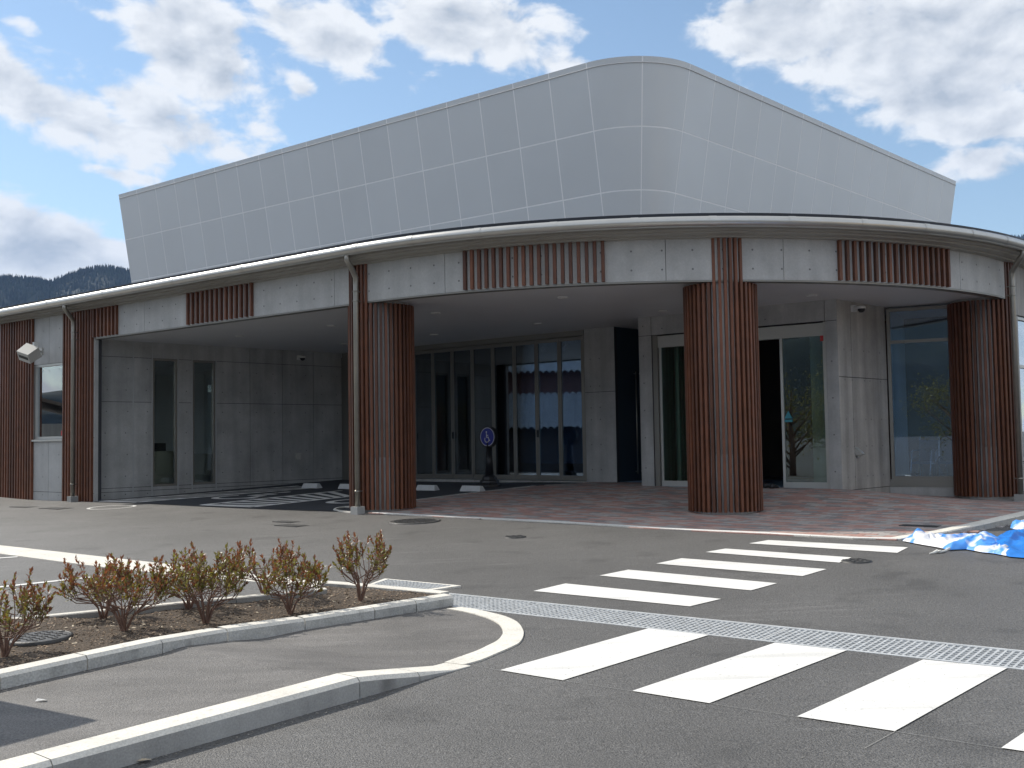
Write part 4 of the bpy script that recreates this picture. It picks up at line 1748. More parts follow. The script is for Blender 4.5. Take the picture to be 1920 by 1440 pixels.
# corner circle through both tangent points
Mx = np.array([[nL[0], nL[1]], [nR[0], nR[1]]])
apex = np.linalg.solve(Mx, np.array([nL @ PT[1], nR @ PT[2]]))
tl = 0.5 * (np.linalg.norm(apex - PT[1]) + np.linalg.norm(apex - PT[2]))
R0 = tl / math.tan(turn / 2)
KA = apex - dL * tl - nL * R0                          # centre
PT1 = apex - dL * tl
PT2 = apex + dR * tl
FL = 0.168                                             # flare of the walls from the plumb line


def pen_pt(face, a, t, out=0.0):
    """point on the upper storey: face 'L' (a metres left of the corner), 'C' (angle), 'R' (a metres right); t metres down the slope"""
    d = -math.sin(FL) * t
    z = ZT - math.cos(FL) * t
    if face == 'L':
        n, p = nL, PT1 - dL * a
    elif face == 'R':
        n, p = nR, PT2 + dR * a
    else:
        th = math.atan2(nL[1], nL[0]) + a
        n = np.array([math.cos(th), math.sin(th)])
        p = KA + n * R0
    p = p + n * (d + out * math.cos(FL))
    return (p[0], p[1], z - out * math.sin(FL))


rows = [0.0, 0.115, 1.315, 2.52, 3.72, 4.3]
LL = np.linalg.norm(PT1 - PT[0])
LR = np.linalg.norm(PT[3] - PT2)
ul = np.array([222, 257, 290, 326, 362, 400, 443, 486, 531, 575, 622, 672, 725, 781, 840, 898.5, 963, 1030, 1099.8])
nL_p, nR_p = 18, 15
colsL = [('L', LL * (1 - i / nL_p), LL * (1 - (i + 1) / nL_p)) for i in range(nL_p)]
colsC = [('C', turn * i / 2, turn * (i + 1) / 2) for i in range(2)]
colsR = [('R', LR * i / nR_p, LR * (i + 1) / nR_p) for i in range(nR_p)]
G = 0.013
for r in range(len(rows) - 1):
    t0, t1 = rows[r] + (G if r else 0), rows[r + 1] - G
    for face, a0_, a1_ in colsL + colsC + colsR:
        sg = 1 if a1_ > a0_ else -1
        ga = (G / R0 if face == 'C' else G) * sg
        n = 7 if face == 'C' else 1
        ax = np.linspace(a0_ + ga, a1_ - ga, n + 1)
        mb = MB()
        v = []
        nt_ = 1 if face != 'C' else 3
        tt = np.linspace(t0, t1, nt_ + 1)
        for a_ in ax:
            for t in tt:
                v.append(pen_pt(face, a_, t, 0.0))
        m1 = nt_ + 1
        f = [(i * m1 + j, (i + 1) * m1 + j, (i + 1) * m1 + j + 1, i * m1 + j + 1) for i in range(n) for j in range(nt_)]
        mb.add(v, f, 0, face == 'C')
        b = len(v)
        f = []
        for a_ in ax:
            for t in tt:
                v.append(pen_pt(face, a_, t, -0.012))
        f += [(b + i * m1, i * m1, (i + 1) * m1, b + (i + 1) * m1) for i in range(n)]
        f += [(i * m1 + nt_, b + i * m1 + nt_, b + (i + 1) * m1 + nt_, (i + 1) * m1 + nt_) for i in range(n)]
        f += [(j, b + j, b + j + 1, j + 1) for j in range(nt_)]
        e_ = n * m1
        f += [(b + e_ + j, e_ + j, e_ + j + 1, b + e_ + j + 1) for j in range(nt_)]
        mb.add(v, f, 0, False)
        nm = 'parapet_trim' if r == 0 else 'cladding_panel'
        part(nm, mb, M['clad'])
# sealant behind the joints and closing faces
mb = MB()
ring_t, ring_b = [], []
for face, a in [('L', LL), ('L', 0.0)] + [('C', turn * i / 14) for i in range(15)] + [('R', 0.0), ('R', LR)]:
    ring_t.append(pen_pt(face, a, 0.004, -0.0025))
    ring_b.append(pen_pt(face, a, 4.4, -0.0025))
n = len(ring_t)
mb.add(ring_t + ring_b, [(i, i + 1, i + 1 + n, i + n) for i in range(n - 1)])
part('cladding_sealant', mb, M['clad_joint'])
mb = MB()
bk = [PT[0] + dR * 9.0, PT[3] - dL * 9.0]
tl_, tr_ = ring_t[0], ring_t[-1]
bl_, br_ = ring_b[0], ring_b[-1]
inL = PT[0] - nL * 8.5
inR = PT[3] - nR * 8.5
mb.add([tl_, bl_, xyz(inL, bl_[2]), xyz(inL, ZT)], [(0, 1, 2, 3)])
mb.add([tr_, br_, xyz(inR, br_[2]), xyz(inR, ZT)], [(0, 1, 2, 3)])
mb.add([xyz(inL, ZT), xyz(inL, bl_[2]), xyz(inR, br_[2]), xyz(inR, ZT)], [(0, 1, 2, 3)])
mb.add([(p[0], p[1], ZT - 0.12) for p in ring_t] + [xyz(inR, ZT - 0.12), xyz(inL, ZT - 0.12)], [tuple(range(n + 2))])
part('upper_storey_core', mb, M['clad_trim'])

# --- rooms behind the glass
zf = -0.86
mb = MB()
mb.add([xyz(WF.at(-1), zf), xyz(WF.at(9), zf), xyz(WF.at(9, -7), zf), xyz(WF.at(-1, -7), zf)], [(0, 1, 2, 3)])
mb.add([xyz(WE.at(0.02, -0.01), efl), xyz(WE.at(3.68, -0.01), efl), xyz(WE.at(3.68, -5), efl), xyz(WE.at(0.02, -5), efl)], [(0, 1, 2, 3)])
part('room_floor', mb, M['room_skyblue'])
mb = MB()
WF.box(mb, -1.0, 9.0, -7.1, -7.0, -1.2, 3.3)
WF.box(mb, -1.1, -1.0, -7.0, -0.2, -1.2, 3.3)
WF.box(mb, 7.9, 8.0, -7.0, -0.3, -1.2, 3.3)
part('room_wall', mb, M['room_skyblue'])
mb = MB()
WF.box(mb, -1.0, 9.0, -7.0, -0.2, Z_SOF + 0.06, Z_SOF + 0.09)
part('room_ceiling', mb, M['room'])
mb = MB()
WE.box(mb, 0.02, 4.6, -4.1, -4.0, -1.2, 3.0)
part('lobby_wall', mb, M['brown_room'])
mb = MB()
WE.box(mb, 0.02, 0.12, -4.0, -0.3, -1.2, 3.0)
part('lobby_wall', mb, M['cream'])
mb = MB()
WE.box(mb, es[3] + 0.25, es[4] + 0.05, -0.72, -0.70, efl, Z_SOF)
part('lobby_curtain', mb, M['curtain'])
mb = MB()
WE.box(mb, e0 - 0.1, es[1] + 0.3, -1.02, -1.00, efl, Z_SOF)
part('lobby_screen', mb, M['room'])
# room behind the left porch windows
mb = MB()
WL.box(mb, 0.1, 5.0, -8.1, -8.0, -1.2, 2.3)
WL.box(mb, 4.9, 5.0, -8.0, -0.25, -1.2, 2.3)
part('office_wall', mb, M['room'])
mb = MB()
WL.box(mb, 0.12, 5.0, -8.1, -0.2, -1.05, -1.0)
WL.box(mb, 0.12, 5.0, -8.1, -0.2, 2.25, 2.3)
part('office_floor', mb, M['room_skyblue'])
# room behind the right window
mb = MB()
WW.box(mb, 0.02, 2.2, -2.6, -2.5, -1.2, 2.3)
WW.box(mb, 0.02, 0.07, -2.5, -0.12, -1.2, 2.3)
part('store_wall', mb, M['room'])
mb = MB()
WW.box(mb, 0.02, 2.2, -2.6, -0.12, -1.05, -1.0)
part('store_floor', mb, M['room_skyblue'])
# spotlights behind the folding doors
for u in (793, 829, 866, 902, 937, 978, 1020, 1060):
    v = 668 - (u - 793) * 0.062
    s_, z_ = WF.pix(u, v, -0.45)
    c = WF.at(s_, -0.45)
    mb = MB()
    mb.tube([xyz(c, Z_SOF + 0.06), xyz(c, z_ + 0.06)], 0.008, 6)
    h = c + WF.n * 0.07
    mb.tube([xyz(c - WF.n * 0.05 + WF.d * 0.01, z_ + 0.05), xyz(h, z_ - 0.05)], 0.042, 10)
    part('track_light', mb, M['white'])
# back of the building, so no daylight falls through
mb = MB()
qb = [path(S_L, -0.3)[0], path(S_L, -RF)[0] - NA * 14, C0 + B * 16 - A * 2, path(S_R, -0.3)[0]]
for a, b in ((0, 1), (1, 2), (2, 3)):
    mb.add([xyz(qb[a], -1.6), xyz(qb[b], -1.6), xyz(qb[b], ZR), xyz(qb[a], ZR)], [(0, 1, 2, 3)])
part('rear_wall', mb, M['concrete'])


# ------------------------------------------------------------------ drain channel with steel gratings
mb = MB()
o_ = DR_O
cor = [o_, o_ + dd * DR_L, o_ + dd * DR_L + dn * DR_W, o_ + dn * DR_W]
tops = [zg(*p) + 0.001 for p in cor]
v = [xyz(p, z) for p, z in zip(cor, tops)] + [xyz(p, z - 0.32) for p, z in zip(cor, tops)]
mb.add(v, [(4, 5, 6, 7), (0, 1, 5, 4), (1, 2, 6, 5), (2, 3, 7, 6), (3, 0, 4, 7)])
mb.build('drain_channel', M['pit_shade'], None, None, 'structure')
GW = DR_W - 0.07


def grate_mesh(L, W):
    mb = MB()
    X, Y = np.array([1.0, 0]), np.array([0, 1.0])
    for y in (0, W - 0.006):
        mb.box((0, 0), X, Y, 0.004, L - 0.004, y, y + 0.006, -0.045, 0.002)
    n = 8
    for k in range(1, n):
        y = W * k / n
        mb.box((0, 0), X, Y, 0.004, L - 0.004, y - 0.006, y + 0.006, -0.03, 0.0)
    m_ = int(L / 0.042)
    for k in range(m_ + 1):
        x = 0.004 + (L - 0.022) * k / m_
        mb.box((0, 0), X, Y, x, x + 0.014, 0.0, W, -0.012, 0.0015)
    return mb.mesh('drain_grate', M['galv'])


GL = 1.02
gme = grate_mesh(GL, GW)
GLAB = ['galvanised grate section at the left end of the drain channel, beside the planter kerb tip', 'galvanised grate section just right of the curved flush kerb',
        'galvanised grate section below the left end of the nearest far crosswalk stripe', 'galvanised grate section touching the top of the leftmost near crosswalk stripe',
        'galvanised grate section touching the top of the second near crosswalk stripe', 'galvanised grate section touching the top of the third near crosswalk stripe', 'galvanised grate section cut by the right edge of the picture']
for k in range(7):
    p = DR_O + dd * (0.02 + GL * k) + dn * 0.035
    z = zg(*p)
    o = link('drain_grate', gme, None, xyz(p, z))
    X = Vector((dd[0], dd[1], GX * dd[0] + GY * dd[1])).normalized()
    Y = Vector((dn[0], dn[1], GX * dn[0] + GY * dn[1])).normalized()
    Z = X.cross(Y)
    o.rotation_euler = Matrix((X, Y, Z)).transposed().to_euler()
    o['label'] = GLAB[k]
    o['category'] = 'drain grate'
    o['group'] = 'grate sections in the drain channel'
for off in (0.0, DR_W - 0.032):
    mb = MB()
    mb.box(DR_O, dd, dn, 0.0, DR_L, off, off + 0.032, -2, 0)
    vv = []
    for (x, y, z) in mb.v:
        vv.append((x, y, zg(x, y) + (0.004 if z > -1 else -0.06)))
    mb.v = vv
    mb.build('channel_edge', M['galv'], None, None, 'structure')
# square inlet grate at the end of the concrete band
q = [np.array(p) for p in IN_Q]
ax_ = (q[1] - q[0]) / np.linalg.norm(q[1] - q[0])
ay_ = np.array([-ax_[1], ax_[0]])
if (q[3] - q[0]) @ ay_ < 0:
    ay_ = -ay_
W1 = 0.5 * (np.linalg.norm(q[1] - q[0]) + np.linalg.norm(q[2] - q[3]))
H1 = abs((q[3] - q[0]) @ ay_)
c0 = np.mean(q, axis=0) - ax_ * W1 / 2 - ay_ * H1 / 2
mb = MB()
sk = (q[3] - q[0])


def inq(a, b):
    return (1 - b) * ((1 - a) * q[0] + a * q[1]) + b * ((1 - a) * q[3] + a * q[2])


def quad_box(mb, a0, a1, b0, b1, z0, z1, mi=0):
    pts = [inq(a0, b0), inq(a0, b1), inq(a1, b1), inq(a1, b0)]
    mb.box8([xyz(p, zg(*p) + z0) for p in pts] + [xyz(p, zg(*p) + z1) for p in pts], mi)


ig = thing('inlet_grate', 'square steel inlet grate in a pale concrete rim at the end of the planter', 'drain grate', xyz(inq(.5, .5), zg(*inq(.5, .5))))
for (a0, a1, b0, b1) in ((-.08, 1.08, -.12, 0.0), (-.08, 1.08, 1.0, 1.12), (-.08, 0, 0, 1), (1, 1.08, 0, 1)):
    mb = MB()
    quad_box(mb, a0, a1, b0, b1, -0.05, 0.016)
    fix_normals(mb.build('rim', M['kerb_pale'], ig))
mb = MB()
quad_box(mb, 0, 1, 0, 1, -0.02, 0.0065, 0)  # flat dark sheet painted as the unlit hole under the bars
for o in [mb.build('pit_shade', M['pit_shade'], ig)]:
    pass
mb = MB()
for k in range(17):
    quad_box(mb, k / 16.6 , k / 16.6 + 0.016, 0, 1, 0.007, 0.020)
for k in range(8):
    quad_box(mb, 0, 1, k / 7.3, k / 7.3 + 0.03, 0.0065, 0.019)
mb.build('grating', M['galv'], ig)
for ch in ig.children:
    ch.location = Vector((0, 0, 0)) - ig.location

# ------------------------------------------------------------------ covers
def manhole(u0, u1, v, label, dz=0.0, hf=None, name='manhole_cover', rmin=None):
    a, b = gnd(u0, v, dz, hf), gnd(u1, v, dz, hf)
    r = np.linalg.norm(a - b) / 2
    c = gnd((u0 + u1) / 2, v, dz, hf)
    t = thing(name, label, 'manhole cover', c)
    mb = MB()
    prof = [(r, -0.03), (r, 0.008), (r - 0.015, 0.012), (r * 0.92, 0.012), (r * 0.91, 0.004)]
    mb.lathe([(r_, z) for r_, z in prof], (0, 0, 0), 36)
    ring = link('rim', mb.mesh('rim', M['iron']), t, c)
    mb = MB()
    mb.lathe([(r * 0.905, -0.01), (r * 0.905, 0.010), (r * 0.89, 0.0115)], (0, 0, 0), 36)
    n = int(r * 2 / 0.055)
    for i in range(-n, n + 1):
        for j in range(-n, n + 1):
            x, y = i * 0.055, j * 0.055
            if math.hypot(x, y) > r * 0.84:
                continue
            d = 0.020
            w = 0.007
            if (i + j) % 2:
                d, w = w, d
            mb.box((x, y), np.array([1.0, 0]), np.array([0, 1.0]), -d, d, -w, w, 0.0115, 0.016)
    link('lid', mb.mesh('lid', M['iron']), t, c)
    t.rotation_euler = Vector((-GX, -GY, 1)).to_track_quat('Z', 'Y').to_euler()
    for ch in t.children:
        ch.location = (0, 0, 0)
    return t


manhole(733, 823, 978, 'round iron manhole cover in the asphalt in front of the left column')
manhole(1577, 1635, 1053, 'small round iron cover in the asphalt beside the far crosswalk')
manhole(22, 128, 1196, 'round patterned iron cover set in the planter soil', 0.090)
manhole(946, 986, 1007.5, 'tiny round cover in the asphalt in front of the paved apron')
for (u, v, w, lb) in ((537, 978.5, 0.20, 'rusty valve lid in the asphalt, the one farther from the planter'), (547, 985.5, 0.24, 'rusty valve lid in the asphalt, the one nearer the planter'), (46, 950.5, 0.30, 'dark square lid in the asphalt before the left slats'), (106, 953, 0.34, 'dark square lid in the asphalt before the left downpipe')):
    c = gnd(u, v)
    mb = MB()
    mb.box(c, A, perp, -w, w, -w * .5, w * .5, c[2] - 0.02, c[2] + 0.006)
    o = mb.build('valve_lid', M['iron'], None, c)
    tag(o, lb, 'valve lid')
c = gnd(1725, 988.5)
mb = MB()
for k in range(5):
    mb.box(c, A, perp, -0.22, 0.22, -0.09 + k * 0.04, -0.07 + k * 0.04, c[2], c[2] + 0.022)
tag(mb.build('paver_drain', M['iron'], None, c), 'small dark drain grid among the pavers near the right kerb', 'drain grid')

# ------------------------------------------------------------------ wheel stops
dW = np.array([0.764, -0.645])
nW = np.array([-0.645, -0.764])
me_ws = None
for (ul_, ur_, v_, lb) in ((571, 607, 915, 'white concrete wheel stop nearest the left porch wall'), (640, 676, 916.3, 'white concrete wheel stop half hidden behind the left column'),
                          (785.5, 826, 919, 'white concrete wheel stop just right of the left column'), (868.5, 911.5, 920.7, 'white concrete wheel stop in front of the wheelchair sign')):
    c = gnd((ul_ + ur_) / 2, v_)
    if me_ws is None:
        mb = MB()
        Lw = 0.27
        prof = [(-0.012, 0.0), (-0.012, 0.03), (0.035, 0.115), (0.10, 0.115), (0.135, 0.03), (0.135, 0.0)]
        v = []
        for x, sx in ((-Lw, 0.0), (Lw, 0.0)):
            for y, z in prof:
                v.append((x + (0.035 if x < 0 else -0.035) * (z / 0.115), -y, z))
        n = len(prof)
        mb.add(v, [(i, (i + 1) % n, (i + 1) % n + n, i + n) for i in range(n)] + [tuple(range(n))[::-1], tuple(range(n, 2 * n))])
        me_ws = mb.mesh('wheel_stop', M['stop'])
    o = link('wheel_stop', me_ws, None, c - np.array([0, 0, 0.01]))
    o.rotation_euler.z = math.atan2(dW[1], dW[0]) + math.pi
    o.rotation_euler.z = math.atan2(dW[1], dW[0])
    fixr = o
    tag(o, lb, 'wheel stop', 'wheel stops in the porch bays')
    o.scale = (1, -1, 1) if False else (1, 1, 1)

# ------------------------------------------------------------------ wheelchair sign
c = gnd(918, 913)
t = thing('wheelchair_sign', 'round blue wheelchair parking sign on a black tapered stand', 'sign', c)
k_ = (c[1] / 20.8)
zt_top = at_z(917, 799, 1)[2]
zc = ray(917.5, 819)[2] * c[1] / ray(917.5, 819)[1]
rd = 0.20
mb = MB()
mb.lathe([(0.235, 0.0), (0.235, 0.05), (0.20, 0.09), (0.19, 0.13), (0.155, 0.15), (0.14, 0.20), (0.10, 0.235)], tuple(c), 8, smooth=False)
mb.build('stand', M['black'], t)
mb = MB()
mb.lathe([(0.088, 0.23), (0.046, 0.95), (0.046, zc - c[2] - rd * 0.8)], tuple(c), 12)
mb.build('post', M['black'], t)
Xs = np.array([dW[0], dW[1]])
mb = MB()
n = 32


def disc(r, d0, d1, mb, smooth=True):
    v = []
    for d in (d0, d1):
        for k in range(n):
            a = 2 * math.pi * k / n
            p = c[:2] + Xs * r * math.cos(a) + nW * d
            v.append((p[0], p[1], zc + r * math.sin(a)))
    mb.add(v, [(k, (k + 1) % n, (k + 1) % n + n, k + n) for k in range(n)] + [tuple(range(n)), tuple(range(n, 2 * n))])


disc(rd + 0.012, -0.045, 0.045, mb)
mb.build('housing', M['black'], t)
mb = MB()
disc(rd - 0.012, 0.04, 0.0465, mb)
face = mb.build('face', M['blue_sign'], t)
mb = MB()
for k in range(n):
    a0, a1 = 2 * math.pi * k / n, 2 * math.pi * (k + 1) / n
    P = lambda r, a: (c[0] + Xs[0] * r * math.cos(a) + nW[0] * 0.0475, c[1] + Xs[1] * r * math.cos(a) + nW[1] * 0.0475, zc + r * math.sin(a))
    mb.add([P(rd - 0.014, a0), P(rd - 0.014, a1), P(rd - 0.024, a1), P(rd - 0.024, a0)], [(0, 1, 2, 3)])
stroke_mesh(mb, lambda x, y: (c[0] + Xs[0] * (x * 0.145 - 0.008) + nW[0] * 0.0478, c[1] + Xs[1] * (x * 0.145 - 0.008) + nW[1] * 0.0478, zc + y * 0.145 - 0.02), 0.05)
mb.build('wheelchair_symbol', M['white'], face)
for ch in t.children:
    ch.location = Vector((0, 0, 0)) - t.location
    for g in ch.children:
        g.location = (0, 0, 0)


# ------------------------------------------------------------------ things fixed to the walls
def wall_camera(w, u, v, label, reach=0.16):
    s, z = w.pix(u, v)
    c = w.at(s)
    t = thing('security_camera', label, 'security camera', xyz(c, z))
    mb = MB()
    mb.box(c, w.d, w.n, -0.055, 0.055, 0.0, 0.05, z - 0.055, z + 0.055)
    e = w.at(s, reach)
    mb.tube([xyz(c + w.n * 0.04, z), xyz(e, z + 0.005)], 0.035, 10)
    b = mb.build('bracket', M['white'], t)
    mb = MB()
    mb.lathe([(0.055, 0.03), (0.07, 0.02), (0.07, -0.015)], xyz(e, z), 18)
    mb.build('housing', M['white'], t)
    mb = MB()
    mb.lathe([(0.062, -0.0155), (0.056, -0.045), (0.038, -0.068), (0.012, -0.078)], xyz(e, z), 18)
    mb.build('dome', M['black'], t)
    for ch in t.children:
        ch.location = Vector((0, 0, 0)) - t.location


wall_camera(WS, 1598, 579, 'white security camera with a black dome on the wall right of the entrance')
wall_camera(WL, 560, 671, 'white security camera high on the shaded left porch wall')
s_, z_ = WL.pix(558, 856)
mb = MB()
WL.box(mb, s_ - 0.055, s_ + 0.055, 0, 0.05, z_ - 0.07, z_ + 0.07)
WL.box(mb, s_ - 0.06, s_ + 0.06, 0, 0.085, z_ + 0.071, z_ + 0.085)
tag(mb.build('outlet_box', M['offwhite'], None, xyz(WL.at(s_), z_)), 'small grey outlet box low on the shaded left porch wall', 'outlet box')
s_, z_ = WS.pix(1606, 847)
mb = MB()
c = WS.at(s_)
P = lambda ds, d, dz: xyz(WS.at(s_ + ds, d), z_ + dz)
mb.add([P(-.05, 0, .08), P(.05, 0, .08), P(.05, .13, -.04), P(-.05, .13, -.04), P(-.05, 0, -.06), P(.05, 0, -.06), P(.05, .10, -.06), P(-.05, .10, -.06)],
       [(0, 1, 2, 3), (4, 7, 6, 5), (0, 3, 7, 4), (1, 5, 6, 2), (3, 2, 6, 7), (0, 4, 5, 1)])
mb.tube([P(0, 0.03, -.06), P(0, 0.03, -.10)], 0.02, 8)
tag(mb.build('vent_hood', M['alu_light'], None, xyz(c, z_)), 'small metal vent hood on the wall between entrance and right window', 'vent hood')

# floodlight box on the left wall
s_, z_ = WA.pix(78, 659)
base = WA.at(s_)
t = thing('floodlight', 'pale box floodlight tilted down on an arm before the left slats', 'floodlight', xyz(base, z_))
sb_, zb_ = WA.pix(54, 663, 0.50)
cb = WA.at(sb_, 0.50)
mb = MB()
mb.tube([xyz(base, z_), xyz(cb + WA.d * 0.10, zb_ + 0.02)], 0.022, 8)
mb.box(base, WA.d, WA.n, -0.06, 0.06, 0, 0.03, z_ - 0.08, z_ + 0.08)
mb.build('arm', M['offwhite'], t)
mb = MB()
fwd = Vector((-0.42, -0.70, -0.58)).normalized()
sd_ = fwd.cross(Vector((0, 0, 1))).normalized()
upv = sd_.cross(fwd)
sd2 = (sd_ * 0.92 + upv * 0.38).normalized()
up2 = fwd.cross(sd2) * -1
cc = Vector(xyz(cb, zb_))


def obox(mb, c, ex, ey, ez, hx, hy, hz, taper=1.0):
    v = []
    for z, k in ((-hz, 1.0), (hz, taper)):
        for x, y in ((-hx, -hy), (hx, -hy), (hx, hy), (-hx, hy)):
            v.append(c + ex * x * k + ey * y * k + ez * z)
    mb.box8(v)


obox(mb, cc, sd2, up2, fwd, 0.165, 0.125, 0.15, 0.92)
bx = mb.build('lamp_box', M['offwhite'], t)
mb = MB()
obox(mb, cc + fwd * 0.149, sd2, up2, fwd, 0.125, 0.036, 0.004)
mb.build('lens', M['black'], bx)
for ch in t.children:
    ch.location = Vector((0, 0, 0)) - t.location
    for g in ch.children:
        g.location = (0, 0, 0)
s_, z_ = WA.pix(70, 648)
mb = MB()
WA.box(mb, s_ - 0.035, s_ + 0.035, 0, 0.09, z_ - 0.06, z_ + 0.07)
mb.tube([xyz(WA.at(s_, 0.05), z_ - 0.06), xyz(WA.at(s_, 0.05), z_ - 0.11)], 0.012, 6)
tag(mb.build('light_sensor', M['white'], None, xyz(WA.at(s_), z_)), 'small white sensor box on the wall above the floodlight arm', 'sensor')

# ------------------------------------------------------------------ things seen through the glass
def shoe(c, ang, label):
    mb = MB()
    X = np.array([math.cos(ang), math.sin(ang)])
    Y = np.array([-X[1], X[0]])
    secs = [(-0.13, 0.030, 0.055), (-0.10, 0.038, 0.085), (-0.04, 0.040, 0.085), (0.02, 0.045, 0.060), (0.09, 0.048, 0.045), (0.13, 0.034, 0.030)]
    v = []
    for x, w, h in secs:
        for y, z in ((-w, 0), (w, 0), (w * .8, h * .7), (w * .3, h), (-w * .3, h), (-w * .8, h * .7)):
            p = c[:2] + X * x + Y * y
            v.append(xyz(p, c[2] + z))
    f = [(6 * i + k, 6 * i + (k + 1) % 6, 6 * (i + 1) + (k + 1) % 6, 6 * (i + 1) + k) for i in range(len(secs) - 1) for k in range(6)]
    f += [tuple(range(6))[::-1], tuple(range(30, 36))]
    mb.add(v, f, 0, True)
    tag(mb.build('shoe', M['shoe'], None, c), label, 'shoe', 'black shoes at the entrance')


for u, v, a, lb in ((1443, 916, 0.6, 'black shoe before the dark door opening, nearer the column'), (1452, 917, 0.9, 'black shoe before the dark door opening, nearer the glass door')):
    shoe(gnd(u, v) + np.array([0, 0, 0.014]), a, lb)


def wheelchair(c, ang, label):
    t = thing('wheelchair', label, 'wheelchair', c, 'folded wheelchairs in the right window')
    X = np.array([math.cos(ang), math.sin(ang), 0])          # forward
    Y = np.array([-X[1], X[0], 0])
    P = lambda x, y, z: tuple(np.array(c) + X * x + Y * y + np.array([0, 0, z]))
    fr = MB()
    for y in (-0.17, 0.17):
        fr.tube([P(-0.36, y, 0.92), P(-0.27, y, 0.95), P(-0.22, y, 0.90), P(-0.20, y, 0.45), P(-0.20, y, 0.25)], 0.014, 8)
        fr.tube([P(-0.20, y, 0.70), P(0.12, y, 0.70), P(0.17, y, 0.66), P(0.20, y, 0.42), P(0.30, y, 0.12)], 0.013, 8)
        fr.tube([P(-0.20, y, 0.47), P(0.20, y, 0.47)], 0.013, 8)
    fr.build('frame', M['chrome'], t)
    mb = MB()
    v = [P(-0.215, -0.17, 0.50), P(-0.215, 0.17, 0.50), P(-0.225, 0.17, 0.88), P(-0.225, -0.17, 0.88), P(-0.19, -0.17, 0.50), P(-0.19, 0.17, 0.50), P(-0.20, 0.17, 0.88), P(-0.20, -0.17, 0.88)]
    mb.box8(v)
    fix_normals(mb.build('backrest', M['navy'], t))
    mb = MB()
    mb.box8([P(-0.19, -0.17, 0.46), P(0.2, -0.17, 0.46), P(0.2, 0.17, 0.46), P(-0.19, 0.17, 0.46), P(-0.19, -0.17, 0.50), P(0.2, -0.17, 0.50), P(0.2, 0.17, 0.50), P(-0.19, 0.17, 0.50)])
    fix_normals(mb.build('seat', M['navy'], t))
    for y in (-0.22, 0.22):
        mb = MB()
        pts = [P(-0.17 + 0.29 * math.cos(a), y, 0.30 + 0.29 * math.sin(a)) for a in np.linspace(0, 2 * math.pi, 25)]
        mb.tube(pts, 0.014, 6, cap=False)
        for k in range(6):
            a = math.pi * k / 6
            mb.tube([P(-0.17 + 0.28 * math.cos(a), y, 0.30 + 0.28 * math.sin(a)), P(-0.17 - 0.28 * math.cos(a), y, 0.30 - 0.28 * math.sin(a))], 0.003, 4)
        mb.build('wheel', M['tyre'], t)
        mb = MB()
        mb.tube([P(0.24 + 0.07 * math.cos(a), y * 0.8, 0.08 + 0.07 * math.sin(a)) for a in np.linspace(0, 2 * math.pi, 15)], 0.014, 6, cap=False)
        mb.build('caster', M['tyre'], t)
    for ch in t.children:
        ch.location = Vector((0, 0, 0)) - t.location


for s, d, a, lb in ((0.50, -0.62, -2.3, 'wheelchair with chrome handles behind the right window, the one nearer the entrance'), (0.86, -0.80, -2.1, 'wheelchair with chrome handles behind the right window, the one nearer the right column')):
    wheelchair(xyz(WW.at(s, d), -1.0), a, lb)
s_, z_ = WL.pix(307, 872)
mb = MB()
WL.box(mb, s_ + 0.05, s_ + 0.75, -1.1, -0.6, -1.0, -0.12)
tag(mb.build('cabinet', M['cream'], None, xyz(WL.at(s_ + .5, -1.2), -1.0)), 'cream cabinet behind the first tall window of the porch wall', 'cabinet')
mb = MB()
WL.box(mb, s_ + 0.10, s_ + 0.42, -1.0, -0.7, -0.119, 0.06)
tag(mb.build('printer', M['black'], None, xyz(WL.at(s_ + .4, -1.2), -0.12)), 'dark machine on top of the cream cabinet behind the tall window', 'printer')
s_, z_ = WL.pix(378, 872)
mb = MB()
WL.box(mb, s_ + 0.1, s_ + 0.8, -1.1, -0.6, -1.0, -0.2)
tag(mb.build('desk', M['offwhite'], None, xyz(WL.at(s_ + .6, -1.2), -1.0)), 'pale desk behind the second tall window of the porch wall', 'desk')


# ------------------------------------------------------------------ plastic sheets left on the ground
def vnoise(x, y, seed):
    r = np.random.RandomState(seed)
    tot = 0.0
    for k in range(6):
        a = r.uniform(0, 6.28)
        f = r.uniform(1.0, 3.2)
        ph = r.uniform(0, 6.28)
        tot += math.sin((x * math.cos(a) + y * math.sin(a)) * f + ph)
    return tot / 6


